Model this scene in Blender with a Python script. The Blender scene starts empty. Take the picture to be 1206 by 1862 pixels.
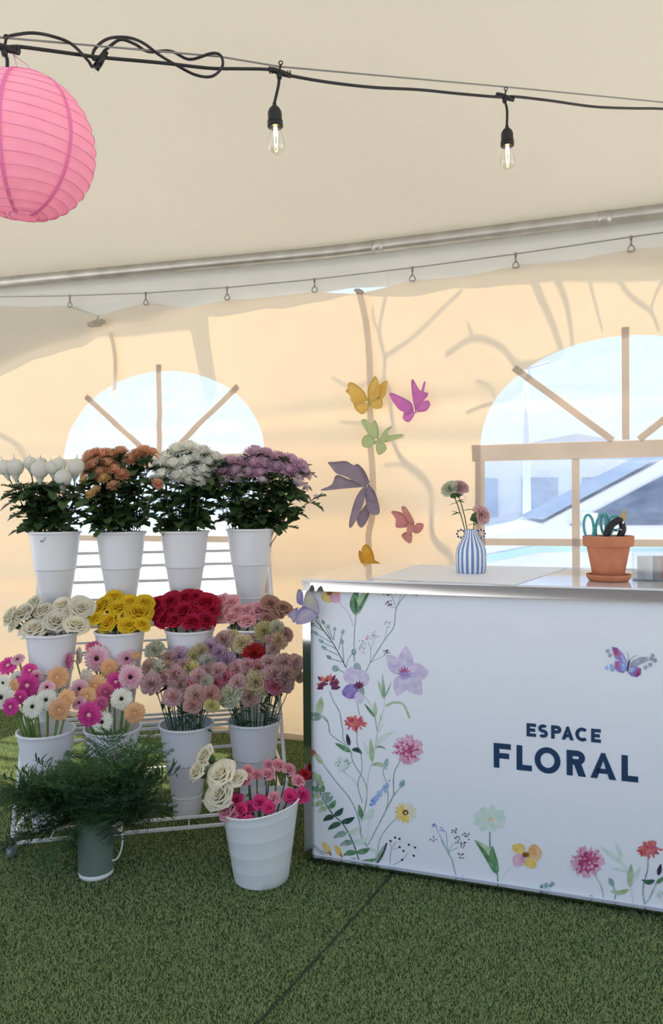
import bpy, math, random
import numpy as np
from mathutils import Vector, Matrix, Euler, Quaternion

R = math.radians
C = bpy.context.scene.collection
scene = bpy.context.scene

# ------------------------------------------------------------------ camera
CAM = Vector((0.0, 0.0, 1.35)); FPX = 1350.0
CROT = Matrix.Rotation(R(89.4), 3, 'X') @ Matrix.Rotation(R(-0.45), 3, 'Z')
cd = bpy.data.cameras.new('camera'); cam = bpy.data.objects.new('camera', cd); C.objects.link(cam)
cd.sensor_fit = 'VERTICAL'; cd.sensor_height = 36.0; cd.lens = FPX / 1862.0 * 36.0
cd.clip_start = 0.05; cd.clip_end = 300
cam.matrix_world = Matrix.Translation(CAM) @ CROT.to_4x4()
scene.camera = cam

# ------------------------------------------------------------------ light
SUN_H = Vector((0.44, 0.898, 0)).normalized()          # horizontal direction towards the sun
SUN_EL = R(64)
SUN = (SUN_H * math.cos(SUN_EL) + Vector((0, 0, math.sin(SUN_EL)))).normalized()
SUN_STRENGTH = 11.0
ld = bpy.data.lights.new('sun', 'SUN'); sun = bpy.data.objects.new('sun', ld); C.objects.link(sun)
ld.energy = SUN_STRENGTH; ld.angle = R(1.3); ld.color = (1.0, 0.86, 0.66)
sun.rotation_euler = SUN.to_track_quat('Z', 'Y').to_euler(); sun.location = SUN * 20

w = bpy.data.worlds.new('world'); scene.world = w; w.use_nodes = True
nt = w.node_tree; nt.nodes.clear()
o_ = nt.nodes.new('ShaderNodeOutputWorld'); bg = nt.nodes.new('ShaderNodeBackground')
tc = nt.nodes.new('ShaderNodeTexCoord'); sep = nt.nodes.new('ShaderNodeSeparateXYZ')
cr = nt.nodes.new('ShaderNodeValToRGB')
cr.color_ramp.elements[0].position = 0.0; cr.color_ramp.elements[0].color = (0.84, 0.92, 1.0, 1)
cr.color_ramp.elements[1].position = 0.75; cr.color_ramp.elements[1].color = (0.44, 0.62, 1.0, 1)
e_ = cr.color_ramp.elements.new(0.22); e_.color = (0.66, 0.81, 1.0, 1)
nt.links.new(tc.outputs['Generated'], sep.inputs[0]); nt.links.new(sep.outputs['Z'], cr.inputs[0])
nt.links.new(cr.outputs[0], bg.inputs[0]); nt.links.new(bg.outputs[0], o_.inputs[0])
bg.inputs[1].default_value = 1.18

scene.view_settings.view_transform = 'Standard'
scene.view_settings.look = 'None'
scene.view_settings.exposure = 0.20
scene.view_settings.gamma = 1.0
scene.view_settings.use_curve_mapping = False
try:
    scene.cycles.max_bounces = 10; scene.cycles.transparent_max_bounces = 16
    scene.cycles.diffuse_bounces = 5
except Exception: pass

# ------------------------------------------------------------------ helpers
def ray(px, py):
    return CROT @ Vector(((px - 603.0) / FPX, (931.0 - py) / FPX, -1.0))
def at_y(px, py, Y):
    d = ray(px, py); return CAM + d * (Y / d.y)
def at_plane(px, py, P, n):
    d = ray(px, py); return CAM + d * ((P - CAM).dot(n) / d.dot(n))
def at_z(px, py, z=0.0):
    return at_plane(px, py, Vector((0, 0, z)), Vector((0, 0, 1)))
def interp(x, pts):
    if x <= pts[0][0]: return pts[0][1]
    for (a, b), (c, d) in zip(pts, pts[1:]):
        if x <= c: return b + (d - b) * (x - a) / (c - a)
    return pts[-1][1]

class MB:
    def __init__(s): s.v = []; s.f = []; s.m = []; s.mats = []
    def mi(s, m):
        if m not in s.mats: s.mats.append(m)
        return s.mats.index(m)
    def add(s, vs, fs, m=None, M=None):
        b = len(s.v)
        if M is not None: vs = [M @ Vector(p) for p in vs]
        s.v.extend([tuple(p) for p in vs]); s.f.extend([tuple(i + b for i in f) for f in fs])
        k = s.mi(m) if m else 0
        s.m.extend([k] * len(fs)); return s
    def box(s, c, d, m=None, M=None):
        x, y, z = [k / 2 for k in d]; cx, cy, cz = c
        vs = [(cx + a * x, cy + b * y, cz + e * z) for a in (-1, 1) for b in (-1, 1) for e in (-1, 1)]
        fs = [(0, 1, 3, 2), (4, 6, 7, 5), (0, 4, 5, 1), (2, 3, 7, 6), (0, 2, 6, 4), (1, 5, 7, 3)]
        return s.add(vs, fs, m, M)
    def bar(s, a, b, wd, m=None, ht=None):
        a = Vector(a); b = Vector(b); d = b - a; L = d.length
        q = d.to_track_quat('Z', 'Y').to_matrix().to_4x4()
        if abs(d.normalized().z) < 0.2:
            zz = Vector((0, 0, 1)); x = d.normalized(); y = zz.cross(x).normalized(); zz = x.cross(y)
            q = Matrix((( y.x, zz.x, x.x), (y.y, zz.y, x.y), (y.z, zz.z, x.z))).to_4x4()
        M = Matrix.Translation((a + b) / 2) @ q
        return s.box((0, 0, 0), (wd, ht or wd, L), m, M)
    def tube(s, pts, r, n=8, m=None, cap=True):
        pts = [Vector(p) for p in pts]; N = len(pts)
        rr = r if isinstance(r, (list, tuple)) else [r] * N
        t0 = (pts[1] - pts[0]).normalized()
        ref = Vector((0, 0, 1)) if abs(t0.z) < .9 else Vector((1, 0, 0))
        x = t0.cross(ref).normalized(); vs = []; fs = []
        for i, p in enumerate(pts):
            t = (pts[min(i + 1, N - 1)] - pts[max(i - 1, 0)])
            t = t.normalized() if t.length > 1e-9 else t0
            x = (x - t * x.dot(t)); x = x.normalized() if x.length > 1e-6 else t.orthogonal().normalized()
            y = t.cross(x)
            for k in range(n):
                a = 2 * math.pi * k / n; vs.append(p + (x * math.cos(a) + y * math.sin(a)) * rr[i])
        for i in range(N - 1):
            for k in range(n):
                k2 = (k + 1) % n; fs.append((i * n + k, i * n + k2, (i + 1) * n + k2, (i + 1) * n + k))
        if cap: fs.append(tuple(range(n - 1, -1, -1))); fs.append(tuple((N - 1) * n + k for k in range(n)))
        return s.add(vs, fs, m)
    def lathe(s, prof, n=32, m=None, M=None, cap0=False, cap1=False):
        vs = []; fs = []
        for (r, z) in prof:
            for k in range(n):
                a = 2 * math.pi * k / n; vs.append((r * math.cos(a), r * math.sin(a), z))
        for i in range(len(prof) - 1):
            for k in range(n):
                k2 = (k + 1) % n; fs.append((i * n + k, i * n + k2, (i + 1) * n + k2, (i + 1) * n + k))
        if cap0: fs.append(tuple(range(n - 1, -1, -1)))
        if cap1: fs.append(tuple((len(prof) - 1) * n + k for k in range(n)))
        return s.add(vs, fs, m, M)
    def torus(s, Rr, r, n=24, k=8, m=None, M=None):
        pts = []; vs = []; fs = []
        for i in range(n):
            a = 2 * math.pi * i / n
            for j in range(k):
                b = 2 * math.pi * j / k
                vs.append(((Rr + r * math.cos(b)) * math.cos(a), (Rr + r * math.cos(b)) * math.sin(a), r * math.sin(b)))
        for i in range(n):
            for j in range(k):
                i2 = (i + 1) % n; j2 = (j + 1) % k
                fs.append((i * k + j, i2 * k + j, i2 * k + j2, i * k + j2))
        return s.add(vs, fs, m, M)
    def grid(s, P, m=None):
        nu = len(P); nv = len(P[0]); vs = [p for row in P for p in row]
        fs = [(i * nv + j, (i + 1) * nv + j, (i + 1) * nv + j + 1, i * nv + j + 1) for i in range(nu - 1) for j in range(nv - 1)]
        return s.add(vs, fs, m)
    def prism(s, poly, d, m=None, M=None):          # poly: list of 3-D points, d: extrusion vector
        n = len(poly); d = Vector(d); a = [Vector(p) for p in poly]
        vs = a + [p + d for p in a]
        fs = [tuple(range(n)), tuple(range(2 * n - 1, n - 1, -1))] + [(i, i + n, (i + 1) % n + n, (i + 1) % n) for i in range(n)]
        return s.add(vs, fs, m, M)
    def mesh(s, name, smooth=True):
        me = bpy.data.meshes.new(name); me.from_pydata(s.v, [], s.f)
        for m in s.mats: me.materials.append(m)
        if len(s.mats) > 1: me.polygons.foreach_set('material_index', s.m)
        me.polygons.foreach_set('use_smooth', [smooth] * len(me.polygons)); me.update()
        return me
    def build(s, name, mat=None, parent=None, smooth=True, loc=None, rot=None):
        me = s.mesh(name, smooth)
        if mat and not s.mats: me.materials.append(mat)
        return link(name, me, parent, loc, rot)

def link(name, me, parent=None, loc=None, rot=None):
    o = bpy.data.objects.new(name, me); C.objects.link(o)
    if parent: o.parent = parent
    if loc is not None: o.location = loc
    if rot is not None: o.rotation_euler = rot
    return o
def autosmooth(o, ang=40):
    me = o.data
    me.polygons.foreach_set('use_smooth', [True] * len(me.polygons))
    try: me.set_sharp_from_angle(angle=R(ang))
    except Exception: pass
    return o
def tag(o, label=None, cat=None, group=None, kind=None):
    if label: o['label'] = label
    if cat: o['category'] = cat
    if group: o['group'] = group
    if kind: o['kind'] = kind
    return o
def thing(name, label, cat, loc=(0, 0, 0), group=None, rot=None):
    o = bpy.data.objects.new(name, None); C.objects.link(o); o.location = loc
    o.empty_display_size = 0.05
    if rot is not None: o.rotation_euler = rot
    return tag(o, label, cat, group)
def bezier(a, b, c, d, n=8):
    a, b, c, d = Vector(a), Vector(b), Vector(c), Vector(d); out = []
    for i in range(n):
        t = i / (n - 1); u = 1 - t
        out.append(a * u**3 + b * 3 * u * u * t + c * 3 * u * t * t + d * t**3)
    return out
def smooth_path(pts, k=6):                      # Catmull-Rom
    P = [Vector(p) for p in pts]; P = [P[0] * 2 - P[1]] + P + [P[-1] * 2 - P[-2]]; out = []
    for i in range(1, len(P) - 2):
        for j in range(k):
            t = j / k; a, b, c, d = P[i - 1], P[i], P[i + 1], P[i + 2]
            out.append(0.5 * ((2 * b) + (c - a) * t + (2 * a - 5 * b + 4 * c - d) * t * t + (3 * b - a - 3 * c + d) * t**3))
    out.append(P[-2]); return out

# ------------------------------------------------------------------ materials
def mat(name, col, rough=0.6, metal=0.0, spec=0.4, trans=0.0, var=0.0, vscale=8.0, col2=None, bump=0.0, bscale=60.0,
        rnd=0.0, radial=None, coat=0.0, sss=0.0):
    """principled surface; trans = share of translucent, var/col2 = noise tint, radial=(colour, r0, r1) centre tint by object x,y,z distance"""
    m = bpy.data.materials.new(name); m.use_nodes = True; t = m.node_tree; N = t.nodes; Lk = t.links
    N.clear(); out = N.new('ShaderNodeOutputMaterial'); p = N.new('ShaderNodeBsdfPrincipled')
    c4 = tuple(col) + (1,)
    p.inputs['Base Color'].default_value = c4
    p.inputs['Roughness'].default_value = rough; p.inputs['Metallic'].default_value = metal
    p.inputs['Specular IOR Level'].default_value = spec
    if coat: p.inputs['Coat Weight'].default_value = coat; p.inputs['Coat Roughness'].default_value = 0.05
    src = None
    tcn = N.new('ShaderNodeTexCoord')
    if var or col2:
        nz = N.new('ShaderNodeTexNoise'); nz.inputs['Scale'].default_value = vscale; nz.inputs['Detail'].default_value = 4
        Lk.new(tcn.outputs['Object'], nz.inputs['Vector'])
        rp = N.new('ShaderNodeValToRGB'); rp.color_ramp.elements[0].position = .3; rp.color_ramp.elements[1].position = .7
        k = var
        rp.color_ramp.elements[0].color = c4 if col2 else tuple(max(0, v * (1 - k)) for v in col) + (1,)
        rp.color_ramp.elements[1].color = tuple(col2) + (1,) if col2 else tuple(min(1, v * (1 + k)) for v in col) + (1,)
        Lk.new(nz.outputs['Fac'], rp.inputs[0]); src = rp.outputs[0]
    if radial:
        ln = N.new('ShaderNodeVectorMath'); ln.operation = 'LENGTH'; Lk.new(tcn.outputs['Object'], ln.inputs[0])
        mr = N.new('ShaderNodeMapRange'); mr.inputs['From Min'].default_value = radial[1]; mr.inputs['From Max'].default_value = radial[2]
        Lk.new(ln.outputs['Value'], mr.inputs['Value'])
        mx = N.new('ShaderNodeMix'); mx.data_type = 'RGBA'
        mx.inputs['A'].default_value = tuple(radial[0]) + (1,)
        if src: Lk.new(src, mx.inputs['B'])
        else: mx.inputs['B'].default_value = c4
        Lk.new(mr.outputs[0], mx.inputs['Factor']); src = mx.outputs['Result']
    if rnd:
        oi = N.new('ShaderNodeObjectInfo'); hs = N.new('ShaderNodeHueSaturation')
        m1 = N.new('ShaderNodeMapRange'); m1.inputs['To Min'].default_value = 1 - rnd; m1.inputs['To Max'].default_value = 1 + rnd
        m2 = N.new('ShaderNodeMapRange'); m2.inputs['To Min'].default_value = 0.5 - rnd * .06; m2.inputs['To Max'].default_value = 0.5 + rnd * .06
        Lk.new(oi.outputs['Random'], m1.inputs['Value']); Lk.new(oi.outputs['Random'], m2.inputs['Value'])
        Lk.new(m1.outputs[0], hs.inputs['Value']); Lk.new(m2.outputs[0], hs.inputs['Hue'])
        if src: Lk.new(src, hs.inputs['Color'])
        else: hs.inputs['Color'].default_value = c4
        src = hs.outputs[0]
    if src: Lk.new(src, p.inputs['Base Color'])
    if bump:
        bz = N.new('ShaderNodeTexNoise'); bz.inputs['Scale'].default_value = bscale; bz.inputs['Detail'].default_value = 3
        Lk.new(tcn.outputs['Object'], bz.inputs['Vector'])
        bp = N.new('ShaderNodeBump'); bp.inputs['Strength'].default_value = bump; bp.inputs['Distance'].default_value = 0.004
        Lk.new(bz.outputs['Fac'], bp.inputs['Height']); Lk.new(bp.outputs[0], p.inputs['Normal'])
    last = p.outputs[0]
    if trans:
        tr = N.new('ShaderNodeBsdfTranslucent'); tr.inputs['Color'].default_value = c4
        if src: Lk.new(src, tr.inputs['Color'])
        mxs = N.new('ShaderNodeMixShader'); mxs.inputs[0].default_value = trans
        Lk.new(p.outputs[0], mxs.inputs[1]); Lk.new(tr.outputs[0], mxs.inputs[2]); last = mxs.outputs[0]
    Lk.new(last, out.inputs[0]); return m

def fabric(name, refl, transc, tmix, stain=0.05, sc=1.2):
    m = bpy.data.materials.new(name); m.use_nodes = True; t = m.node_tree; N = t.nodes; Lk = t.links; N.clear()
    out = N.new('ShaderNodeOutputMaterial'); d = N.new('ShaderNodeBsdfPrincipled'); tr = N.new('ShaderNodeBsdfTranslucent')
    d.inputs['Roughness'].default_value = .55; d.inputs['Specular IOR Level'].default_value = .25
    tcn = N.new('ShaderNodeTexCoord'); nz = N.new('ShaderNodeTexNoise'); nz.inputs['Scale'].default_value = sc; nz.inputs['Detail'].default_value = 5
    Lk.new(tcn.outputs['Object'], nz.inputs['Vector'])
    for sock, col in ((d.inputs['Base Color'], refl), (tr.inputs['Color'], transc)):
        rp = N.new('ShaderNodeValToRGB'); rp.color_ramp.elements[0].position = .3; rp.color_ramp.elements[1].position = .65
        rp.color_ramp.elements[0].color = tuple(v * (1 - stain) for v in col) + (1,); rp.color_ramp.elements[1].color = tuple(col) + (1,)
        Lk.new(nz.outputs['Fac'], rp.inputs[0]); Lk.new(rp.outputs[0], sock)
    wv = N.new('ShaderNodeTexNoise'); wv.inputs['Scale'].default_value = 500; bp = N.new('ShaderNodeBump'); bp.inputs['Strength'].default_value = .05
    Lk.new(tcn.outputs['Object'], wv.inputs['Vector']); Lk.new(wv.outputs['Fac'], bp.inputs['Height']); Lk.new(bp.outputs[0], d.inputs['Normal'])
    mx = N.new('ShaderNodeMixShader'); mx.inputs[0].default_value = tmix
    Lk.new(d.outputs[0], mx.inputs[1]); Lk.new(tr.outputs[0], mx.inputs[2]); Lk.new(mx.outputs[0], out.inputs[0]); return m

def vinyl(name, tint, haze, gl=0.06, nscale=6.0, hazecol=(.75, .85, 1)):
    m = bpy.data.materials.new(name); m.use_nodes = True; t = m.node_tree; N = t.nodes; Lk = t.links; N.clear()
    out = N.new('ShaderNodeOutputMaterial'); tp = N.new('ShaderNodeBsdfTransparent'); tp.inputs[0].default_value = tuple(tint) + (1,)
    tr = N.new('ShaderNodeBsdfTranslucent'); tr.inputs[0].default_value = tuple(hazecol) + (1,)
    g = N.new('ShaderNodeBsdfGlossy'); g.inputs['Roughness'].default_value = .12
    tcn = N.new('ShaderNodeTexCoord'); mp = N.new('ShaderNodeMapping'); mp.inputs['Scale'].default_value = (1, 1, 2.2)
    nz = N.new('ShaderNodeTexNoise'); nz.inputs['Scale'].default_value = nscale; nz.inputs['Detail'].default_value = 8; nz.inputs['Roughness'].default_value = .7
    Lk.new(tcn.outputs['Object'], mp.inputs[0]); Lk.new(mp.outputs[0], nz.inputs['Vector'])
    mr = N.new('ShaderNodeMapRange'); mr.inputs['From Min'].default_value = .35; mr.inputs['From Max'].default_value = .7
    mr.inputs['To Min'].default_value = haze * .5; mr.inputs['To Max'].default_value = haze * 1.6
    Lk.new(nz.outputs['Fac'], mr.inputs['Value'])
    a = N.new('ShaderNodeMixShader'); Lk.new(mr.outputs[0], a.inputs[0]); Lk.new(tp.outputs[0], a.inputs[1]); Lk.new(tr.outputs[0], a.inputs[2])
    b = N.new('ShaderNodeMixShader'); b.inputs[0].default_value = gl; Lk.new(a.outputs[0], b.inputs[1]); Lk.new(g.outputs[0], b.inputs[2])
    Lk.new(b.outputs[0], out.inputs[0]); return m

def emis(name, col, s):
    m = bpy.data.materials.new(name); m.use_nodes = True; t = m.node_tree; t.nodes.clear()
    o = t.nodes.new('ShaderNodeOutputMaterial'); e = t.nodes.new('ShaderNodeEmission')
    e.inputs[0].default_value = tuple(col) + (1,); e.inputs[1].default_value = s; t.links.new(e.outputs[0], o.inputs[0]); return m
def glass(name, col=(1, 1, 1), rough=0.0, tp=0.7):
    m = bpy.data.materials.new(name); m.use_nodes = True; t = m.node_tree; t.nodes.clear()
    o = t.nodes.new('ShaderNodeOutputMaterial'); g = t.nodes.new('ShaderNodeBsdfGlossy'); g.inputs['Roughness'].default_value = rough + .03
    x = t.nodes.new('ShaderNodeBsdfTransparent'); x.inputs[0].default_value = tuple(col) + (1,)
    lw = t.nodes.new('ShaderNodeLayerWeight'); lw.inputs['Blend'].default_value = .3
    mr = t.nodes.new('ShaderNodeMapRange'); mr.inputs['To Min'].default_value = 0.05; mr.inputs['To Max'].default_value = 1 - tp
    t.links.new(lw.outputs['Facing'], mr.inputs['Value'])
    mx = t.nodes.new('ShaderNodeMixShader'); t.links.new(mr.outputs[0], mx.inputs[0])
    t.links.new(x.outputs[0], mx.inputs[1]); t.links.new(g.outputs[0], mx.inputs[2]); t.links.new(mx.outputs[0], o.inputs[0]); return m

M_wall = fabric('tent_wall_fabric', (.70, .66, .56), (.84, .60, .34), .215, .05)
M_roof = fabric('tent_roof_fabric', (.67, .64, .57), (.66, .65, .52), .058, .04, .8)
M_val = fabric('tent_valance_fabric', (.66, .66, .62), (.60, .60, .52), .05, .08)
M_tape = fabric('window_tape', (.62, .56, .50), (.82, .70, .56), .44, .08, 4)
M_strap = fabric('strap_fabric', (.64, .60, .54), (.84, .76, .64), .46, .1, 6)
M_turf = mat('turf_base', (.045, .07, .025), .95, spec=.1, col2=(.035, .055, .022), vscale=260, bump=.6, bscale=300)
M_seam = mat('turf_seam', (.03, .04, .02), .95)
M_ground = mat('outdoor_pavement', (.70, .71, .74), .9, var=.15, vscale=2)
M_metal = mat('galvanised_tube', (.55, .54, .50), .4, .7, col2=(.42, .40, .36), vscale=9)
M_wire = mat('steel_wire', (.30, .30, .28), .4, .8)
M_black = mat('black_rubber', (.012, .012, .013), .42)
M_chrome = mat('polished_chrome', (.46, .47, .48), .05, 1.0)
M_white_plastic = mat('white_plastic', (.90, .90, .92), .28, spec=.5, trans=.22)
M_rack = mat('white_enamel_metal', (.80, .80, .80), .3, spec=.5)
M_panel = mat('printed_panel', (.83, .85, .90), .35, spec=.35)
M_top = mat('glossy_white_top', (.82, .82, .83), .08, spec=.6, coat=.5)
M_paper = mat('white_paper', (.86, .87, .90), .5, spec=.3)
M_bark = mat('bark', (.12, .09, .07), .9, var=.3, vscale=30)
# ------------------------------------------------------------------ wall geometry
DW = Vector((math.cos(R(19.3)), -math.sin(R(19.3)), 0))          # along the back wall, to the right
NW = Vector((-DW.y, DW.x, 0)) * -1                               # towards the inside
if NW.y > 0: NW = -NW
W0 = at_z(548, 1346)
def wall_pt(t, z, off=0.0): return W0 + DW * t + NW * off + Vector((0, 0, z))
def wall_uv(px, py, off=0.0):
    p = at_plane(px, py, W0 + NW * off, NW); return (p - W0).dot(DW), p.z
def gauss(x, c, w): return math.exp(-((x - c) / w) ** 2)
def folds(t, z):
    s = 0.014 * math.sin(t * 1.9 + .5) * math.sin(z * 1.3)
    s += 0.017 * gauss(z, 1.86 + .03 * math.sin(t * 1.4), .05) * (.6 + .4 * math.sin(t * 1.1 + 1))
    s += 0.022 * gauss(z, 1.66 + .04 * math.sin(t * 1.1 + 2), .065) * (.7 + .3 * math.sin(t * 1.7))
    s += 0.030 * gauss(z, 1.24 + .05 * math.sin(t * .9 + 1), .09) * (.7 + .3 * math.sin(t * 1.3 + 2))
    s += 0.018 * gauss(z, .92 + .05 * math.sin(t * .8), .07)
    s += 0.014 * gauss(z, .5 + .05 * math.sin(t * .7), .10)
    s += 0.003 * math.sin(t * 9 + z * 5) * math.sin(z * 7 + t * 2)
    s += 0.012 * gauss(z, 2.75, .35) * math.sin(t * 11 + .7) * max(0, (z - 2.25)) * 2.2
    return s
TOPPX = [(-120, 560), (0, 558), (125, 558), (174, 575), (264, 552), (337, 561), (412, 546), (490, 541), (572, 531), (650, 534), (751, 511), (840, 503), (937, 484), (1040, 474), (1148, 454), (1206, 450), (1330, 436)]
TOP = [wall_uv(*p) for p in TOPPX]
TOP = [(-4.2, TOP[0][1])] + TOP + [(4.0, TOP[-1][1] + .02)]
def ztop(t): return interp(t, TOP)
WIN = [(-0.915, 'left'), (1.735, 'right')]; HW = 0.705; SPRING = 1.655; ARCH = 0.515; SILL = 0.68
def arch_z(u): return SPRING + ARCH * math.sqrt(max(0, 1 - (u / HW) ** 2))
ts = []
edges = [-4.2]
for c, _ in WIN: edges += [c - HW, c + HW]
edges.append(4.0)
for i in range(len(edges) - 1):
    a, b = edges[i], edges[i + 1]
    if i % 2 == 0:
        n = max(2, int((b - a) / .03)); ts.append([a + (b - a) * k / n for k in range(n + 1)])
    else:
        n = 64; m = (a + b) / 2; ts.append([m - HW * math.cos(math.pi * k / n) for k in range(n + 1)])
wb = MB()
def wall_cols(cols, z0f, z1f, nz, off=0.0, m=None, mb=wb):
    mb.grid([[wall_pt(t, z0f(t) + (z1f(t) - z0f(t)) * j / nz, folds(t, z0f(t) + (z1f(t) - z0f(t)) * j / nz) + off) for j in range(nz + 1)] for t in cols], m)
for i, cols in enumerate(ts):
    if i % 2 == 0:
        wall_cols(cols, lambda t: 0.0, ztop, 110)
    else:
        c = (cols[0] + cols[-1]) / 2
        wall_cols(cols, lambda t: 0.0, lambda t: SILL, 26)
        wall_cols(cols, lambda t: arch_z(t - c), ztop, 40)
tag(wb.build('wall_back', M_wall), 'translucent cream tent side wall hanging behind the rack and counter', kind='structure')
# hem along the ground
hb = MB(); wall_cols([-4.2 + .05 * k for k in range(165)], lambda t: 0.0, lambda t: .035, 2, .012, None, hb)
tag(hb.build('baseboard_back', M_tape), 'white hem of the tent wall along the turf', kind='structure')

M_pane_hi = vinyl('clear_vinyl', (.80, .81, .85), .08, hazecol=(.8, .9, 1))
M_pane_lo = vinyl('blue_clear_vinyl', (.72, .80, .93), .09, nscale=9, hazecol=(.55, .72, 1))
def window(idx, c, blue):
    w_ = tag(bpy.data.objects.new('window_%d' % idx, None), 'arched clear vinyl tent window on the %s' % ('left, behind the flower rack' if idx == 1 else 'right, behind the counter'), kind='structure')
    C.objects.link(w_); w_.location = wall_pt(c, SILL)
    inv = Matrix.Translation(-w_.location)
    def loc(mb, name, m, kind=None):
        mb.v = [tuple(Vector(p) - w_.location) for p in mb.v]; return mb.build(name, m, w_)
    cols = [c - HW * math.cos(math.pi * k / 64) for k in range(65)]
    mb = MB(); wall_cols(cols, lambda t: SPRING, lambda t: arch_z(t - c), 20, .0, None, mb); loc(mb, 'arched_pane', M_pane_hi)
    mb = MB(); wall_cols(cols, lambda t: SILL, lambda t: SPRING, 40, .0, None, mb); loc(mb, 'lower_pane', M_pane_lo)
    # tapes
    def strip(p, q, wd, off, name, n=24):
        mb = MB(); p = Vector(p); q = Vector(q); d = (q - p).normalized(); s = Vector((-d.y, d.x)) * wd / 2
        for o in (off, off + .0012):
            P = []
            for i in range(n + 1):
                r = p + (q - p) * i / n
                P.append([wall_pt(x, z, folds(x, z) + o) for x, z in ((r.x + s.x, r.y + s.y), (r.x, r.y), (r.x - s.x, r.y - s.y))])
            mb.grid(P)
        loc(mb, name, M_tape)
    strip((c - HW - .045, SPRING - .045), (c + HW + .045, SPRING - .045), .085, .006, 'wide_crossbar')
    strip((c - HW - .005, SPRING - .085), (c - HW - .005, SILL - .04), .05, .006, 'side_tape')
    strip((c + HW + .005, SPRING - .085), (c + HW + .005, SILL - .04), .05, .006, 'side_tape')
    strip((c - HW - .03, SILL), (c + HW + .03, SILL), .05, .008, 'sill_tape')
    zc = 1.148
    strip((c - HW, zc), (c + HW, zc), .038, .006, 'crossbar')
    for du in (-.235, .235): strip((c + du, SPRING - .085), (c + du, SILL), .038, .0085, 'upright_tape')
    strip((c, SPRING), (c, SPRING + ARCH + .04), .035, .006, 'radial_tape')
    for s in (-1, 1):
        strip((c + s * .06, SPRING), (c + s * (HW * .76), SPRING + ARCH * .76), .035, .006, 'radial_tape')
    return w_
window(1, WIN[0][0], False); window(2, WIN[1][0], True)

# ------------------------------------------------------------------ eave: valance, rail, roof
TUBE = lambda t: interp(t, [(-4.2, 2.86), wall_uv_t0, wall_uv_t1, wall_uv_t2, (4.0, wall_uv_t2[1] - .02)])
wall_uv_t0 = wall_uv(0, 512, .05); wall_uv_t1 = wall_uv(603, 456, .05); wall_uv_t2 = wall_uv(1206, 381, .05)
SHPX = [(-150, 735), (0, 684), (50, 660), (100, 643), (150, 632), (180, 612), (210, 607), (250, 607), (268, 603), (300, 590), (340, 580), (365, 574), (405, 577), (420, 572), (460, 566), (520, 559), (570, 551), (630, 541), (700, 538), (740, 540), (790, 531), (850, 526), (930, 519), (1000, 512), (1080, 510), (1206, 508), (1400, 505)]
k_ = .028 / (SUN.dot(-NW))
VAL = []
for p in SHPX:
    t, z = wall_uv(*p); s = SUN * k_; VAL.append((t + s.dot(DW), z + s.z))
VAL = [(-4.2, VAL[0][1])] + VAL + [(4.0, VAL[-1][1])]
vb = MB(); P = []
for k in range(274):
    t = -4.2 + .03 * k; zt = TUBE(t) + .05; zb = interp(t, VAL)
    P.append([wall_pt(t, zb + (zt - zb) * j / 8, -.028 + .002 * math.sin(t * 23 + j)) for j in range(9)])
vb.grid(P)
tag(vb.build('trim_1', M_val), 'grey outer valance flap hanging below the tent eave', kind='structure')
rb = MB()
tp_ = [wall_pt(-4.2 + .1 * k, TUBE(-4.2 + .1 * k), .03) for k in range(83)]
rb.tube(tp_, .035, 16)
rail = rb.build('eave_rail', M_metal)
tag(rail, 'long round metal eave tube running under the tent roof', 'tent pole')
jb = None
for px in (688, 1100):
    t, z = wall_uv(px, 440, .03); jb = MB()
    jb.tube([wall_pt(t - .03, TUBE(t - .03), .03), wall_pt(t + .03, TUBE(t + .03), .03)], .0375, 16)
    jb.build('joint_sleeve', M_metal, rail)
# roof
cb = MB(); P = []
for k in range(60):
    t = -6 + 12 * k / 59; row = []
    for j in range(50):
        q = j / 49
        dd = -.07 + 3.5 * q
        z = TUBE(t) + .035 + .36 * max(0, dd) - .10 * math.sin(min(1, q * 1.0) * math.pi) + (0.02 * dd if dd < 0 else 0)
        z -= .018 * gauss(dd, .12, .12)
        row.append(wall_pt(t, z, dd))
    P.append(row)
cb.grid(P); P2 = []
for k in range(60):
    a = P[k][-1]; t = -6 + 12 * k / 59
    P2.append([a + NW * (.5 * j / 20) + Vector((0, 0, -.3 * j / 20)) for j in range(21)])
cb.grid(P2)
tag(cb.build('ceiling', M_roof), 'cream sloping tent roof canopy', kind='structure')

# ------------------------------------------------------------------ floor
fb = MB(); zf = 0.0
A = wall_pt(-5.2, 0, -.25); B = wall_pt(5.2, 0, -.25)
fb.add([A, B, B + NW * 5.9, A + NW * 5.9], [(0, 3, 2, 1)])
tag(fb.build('floor', M_turf), 'green artificial turf floor', kind='structure')
gb = MB(); gb.add([(-60, -60, -.015), (60, -60, -.015), (60, 90, -.015), (-60, 90, -.015)], [(0, 1, 2, 3)])
rdb = MB(); rdb.add([(-40, -10, -.006), (40, -10, -.006), (40, -5.2, -.006), (-40, -5.2, -.006)], [(0, 1, 2, 3)])  # added strip, out of view, giving the chrome frame something dark to reflect
tag(rdb.build('added_dark_strip', mat('added_strip_asphalt', (.07, .07, .075), .9, var=.2, vscale=5)), 'dark ground strip added behind the photographer for the chrome to reflect', kind='structure')
tag(gb.build('ground', M_ground), 'pale pavement outside the tent', kind='structure')
s0 = at_z(718, 1588); s1 = at_z(470, 1862); sd = (s0 - s1).normalized(); sn = Vector((-sd.y, sd.x, 0))
sb = MB(); ext0 = s0 + sd * .05; ext1 = s1 - sd * 1.2
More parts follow.
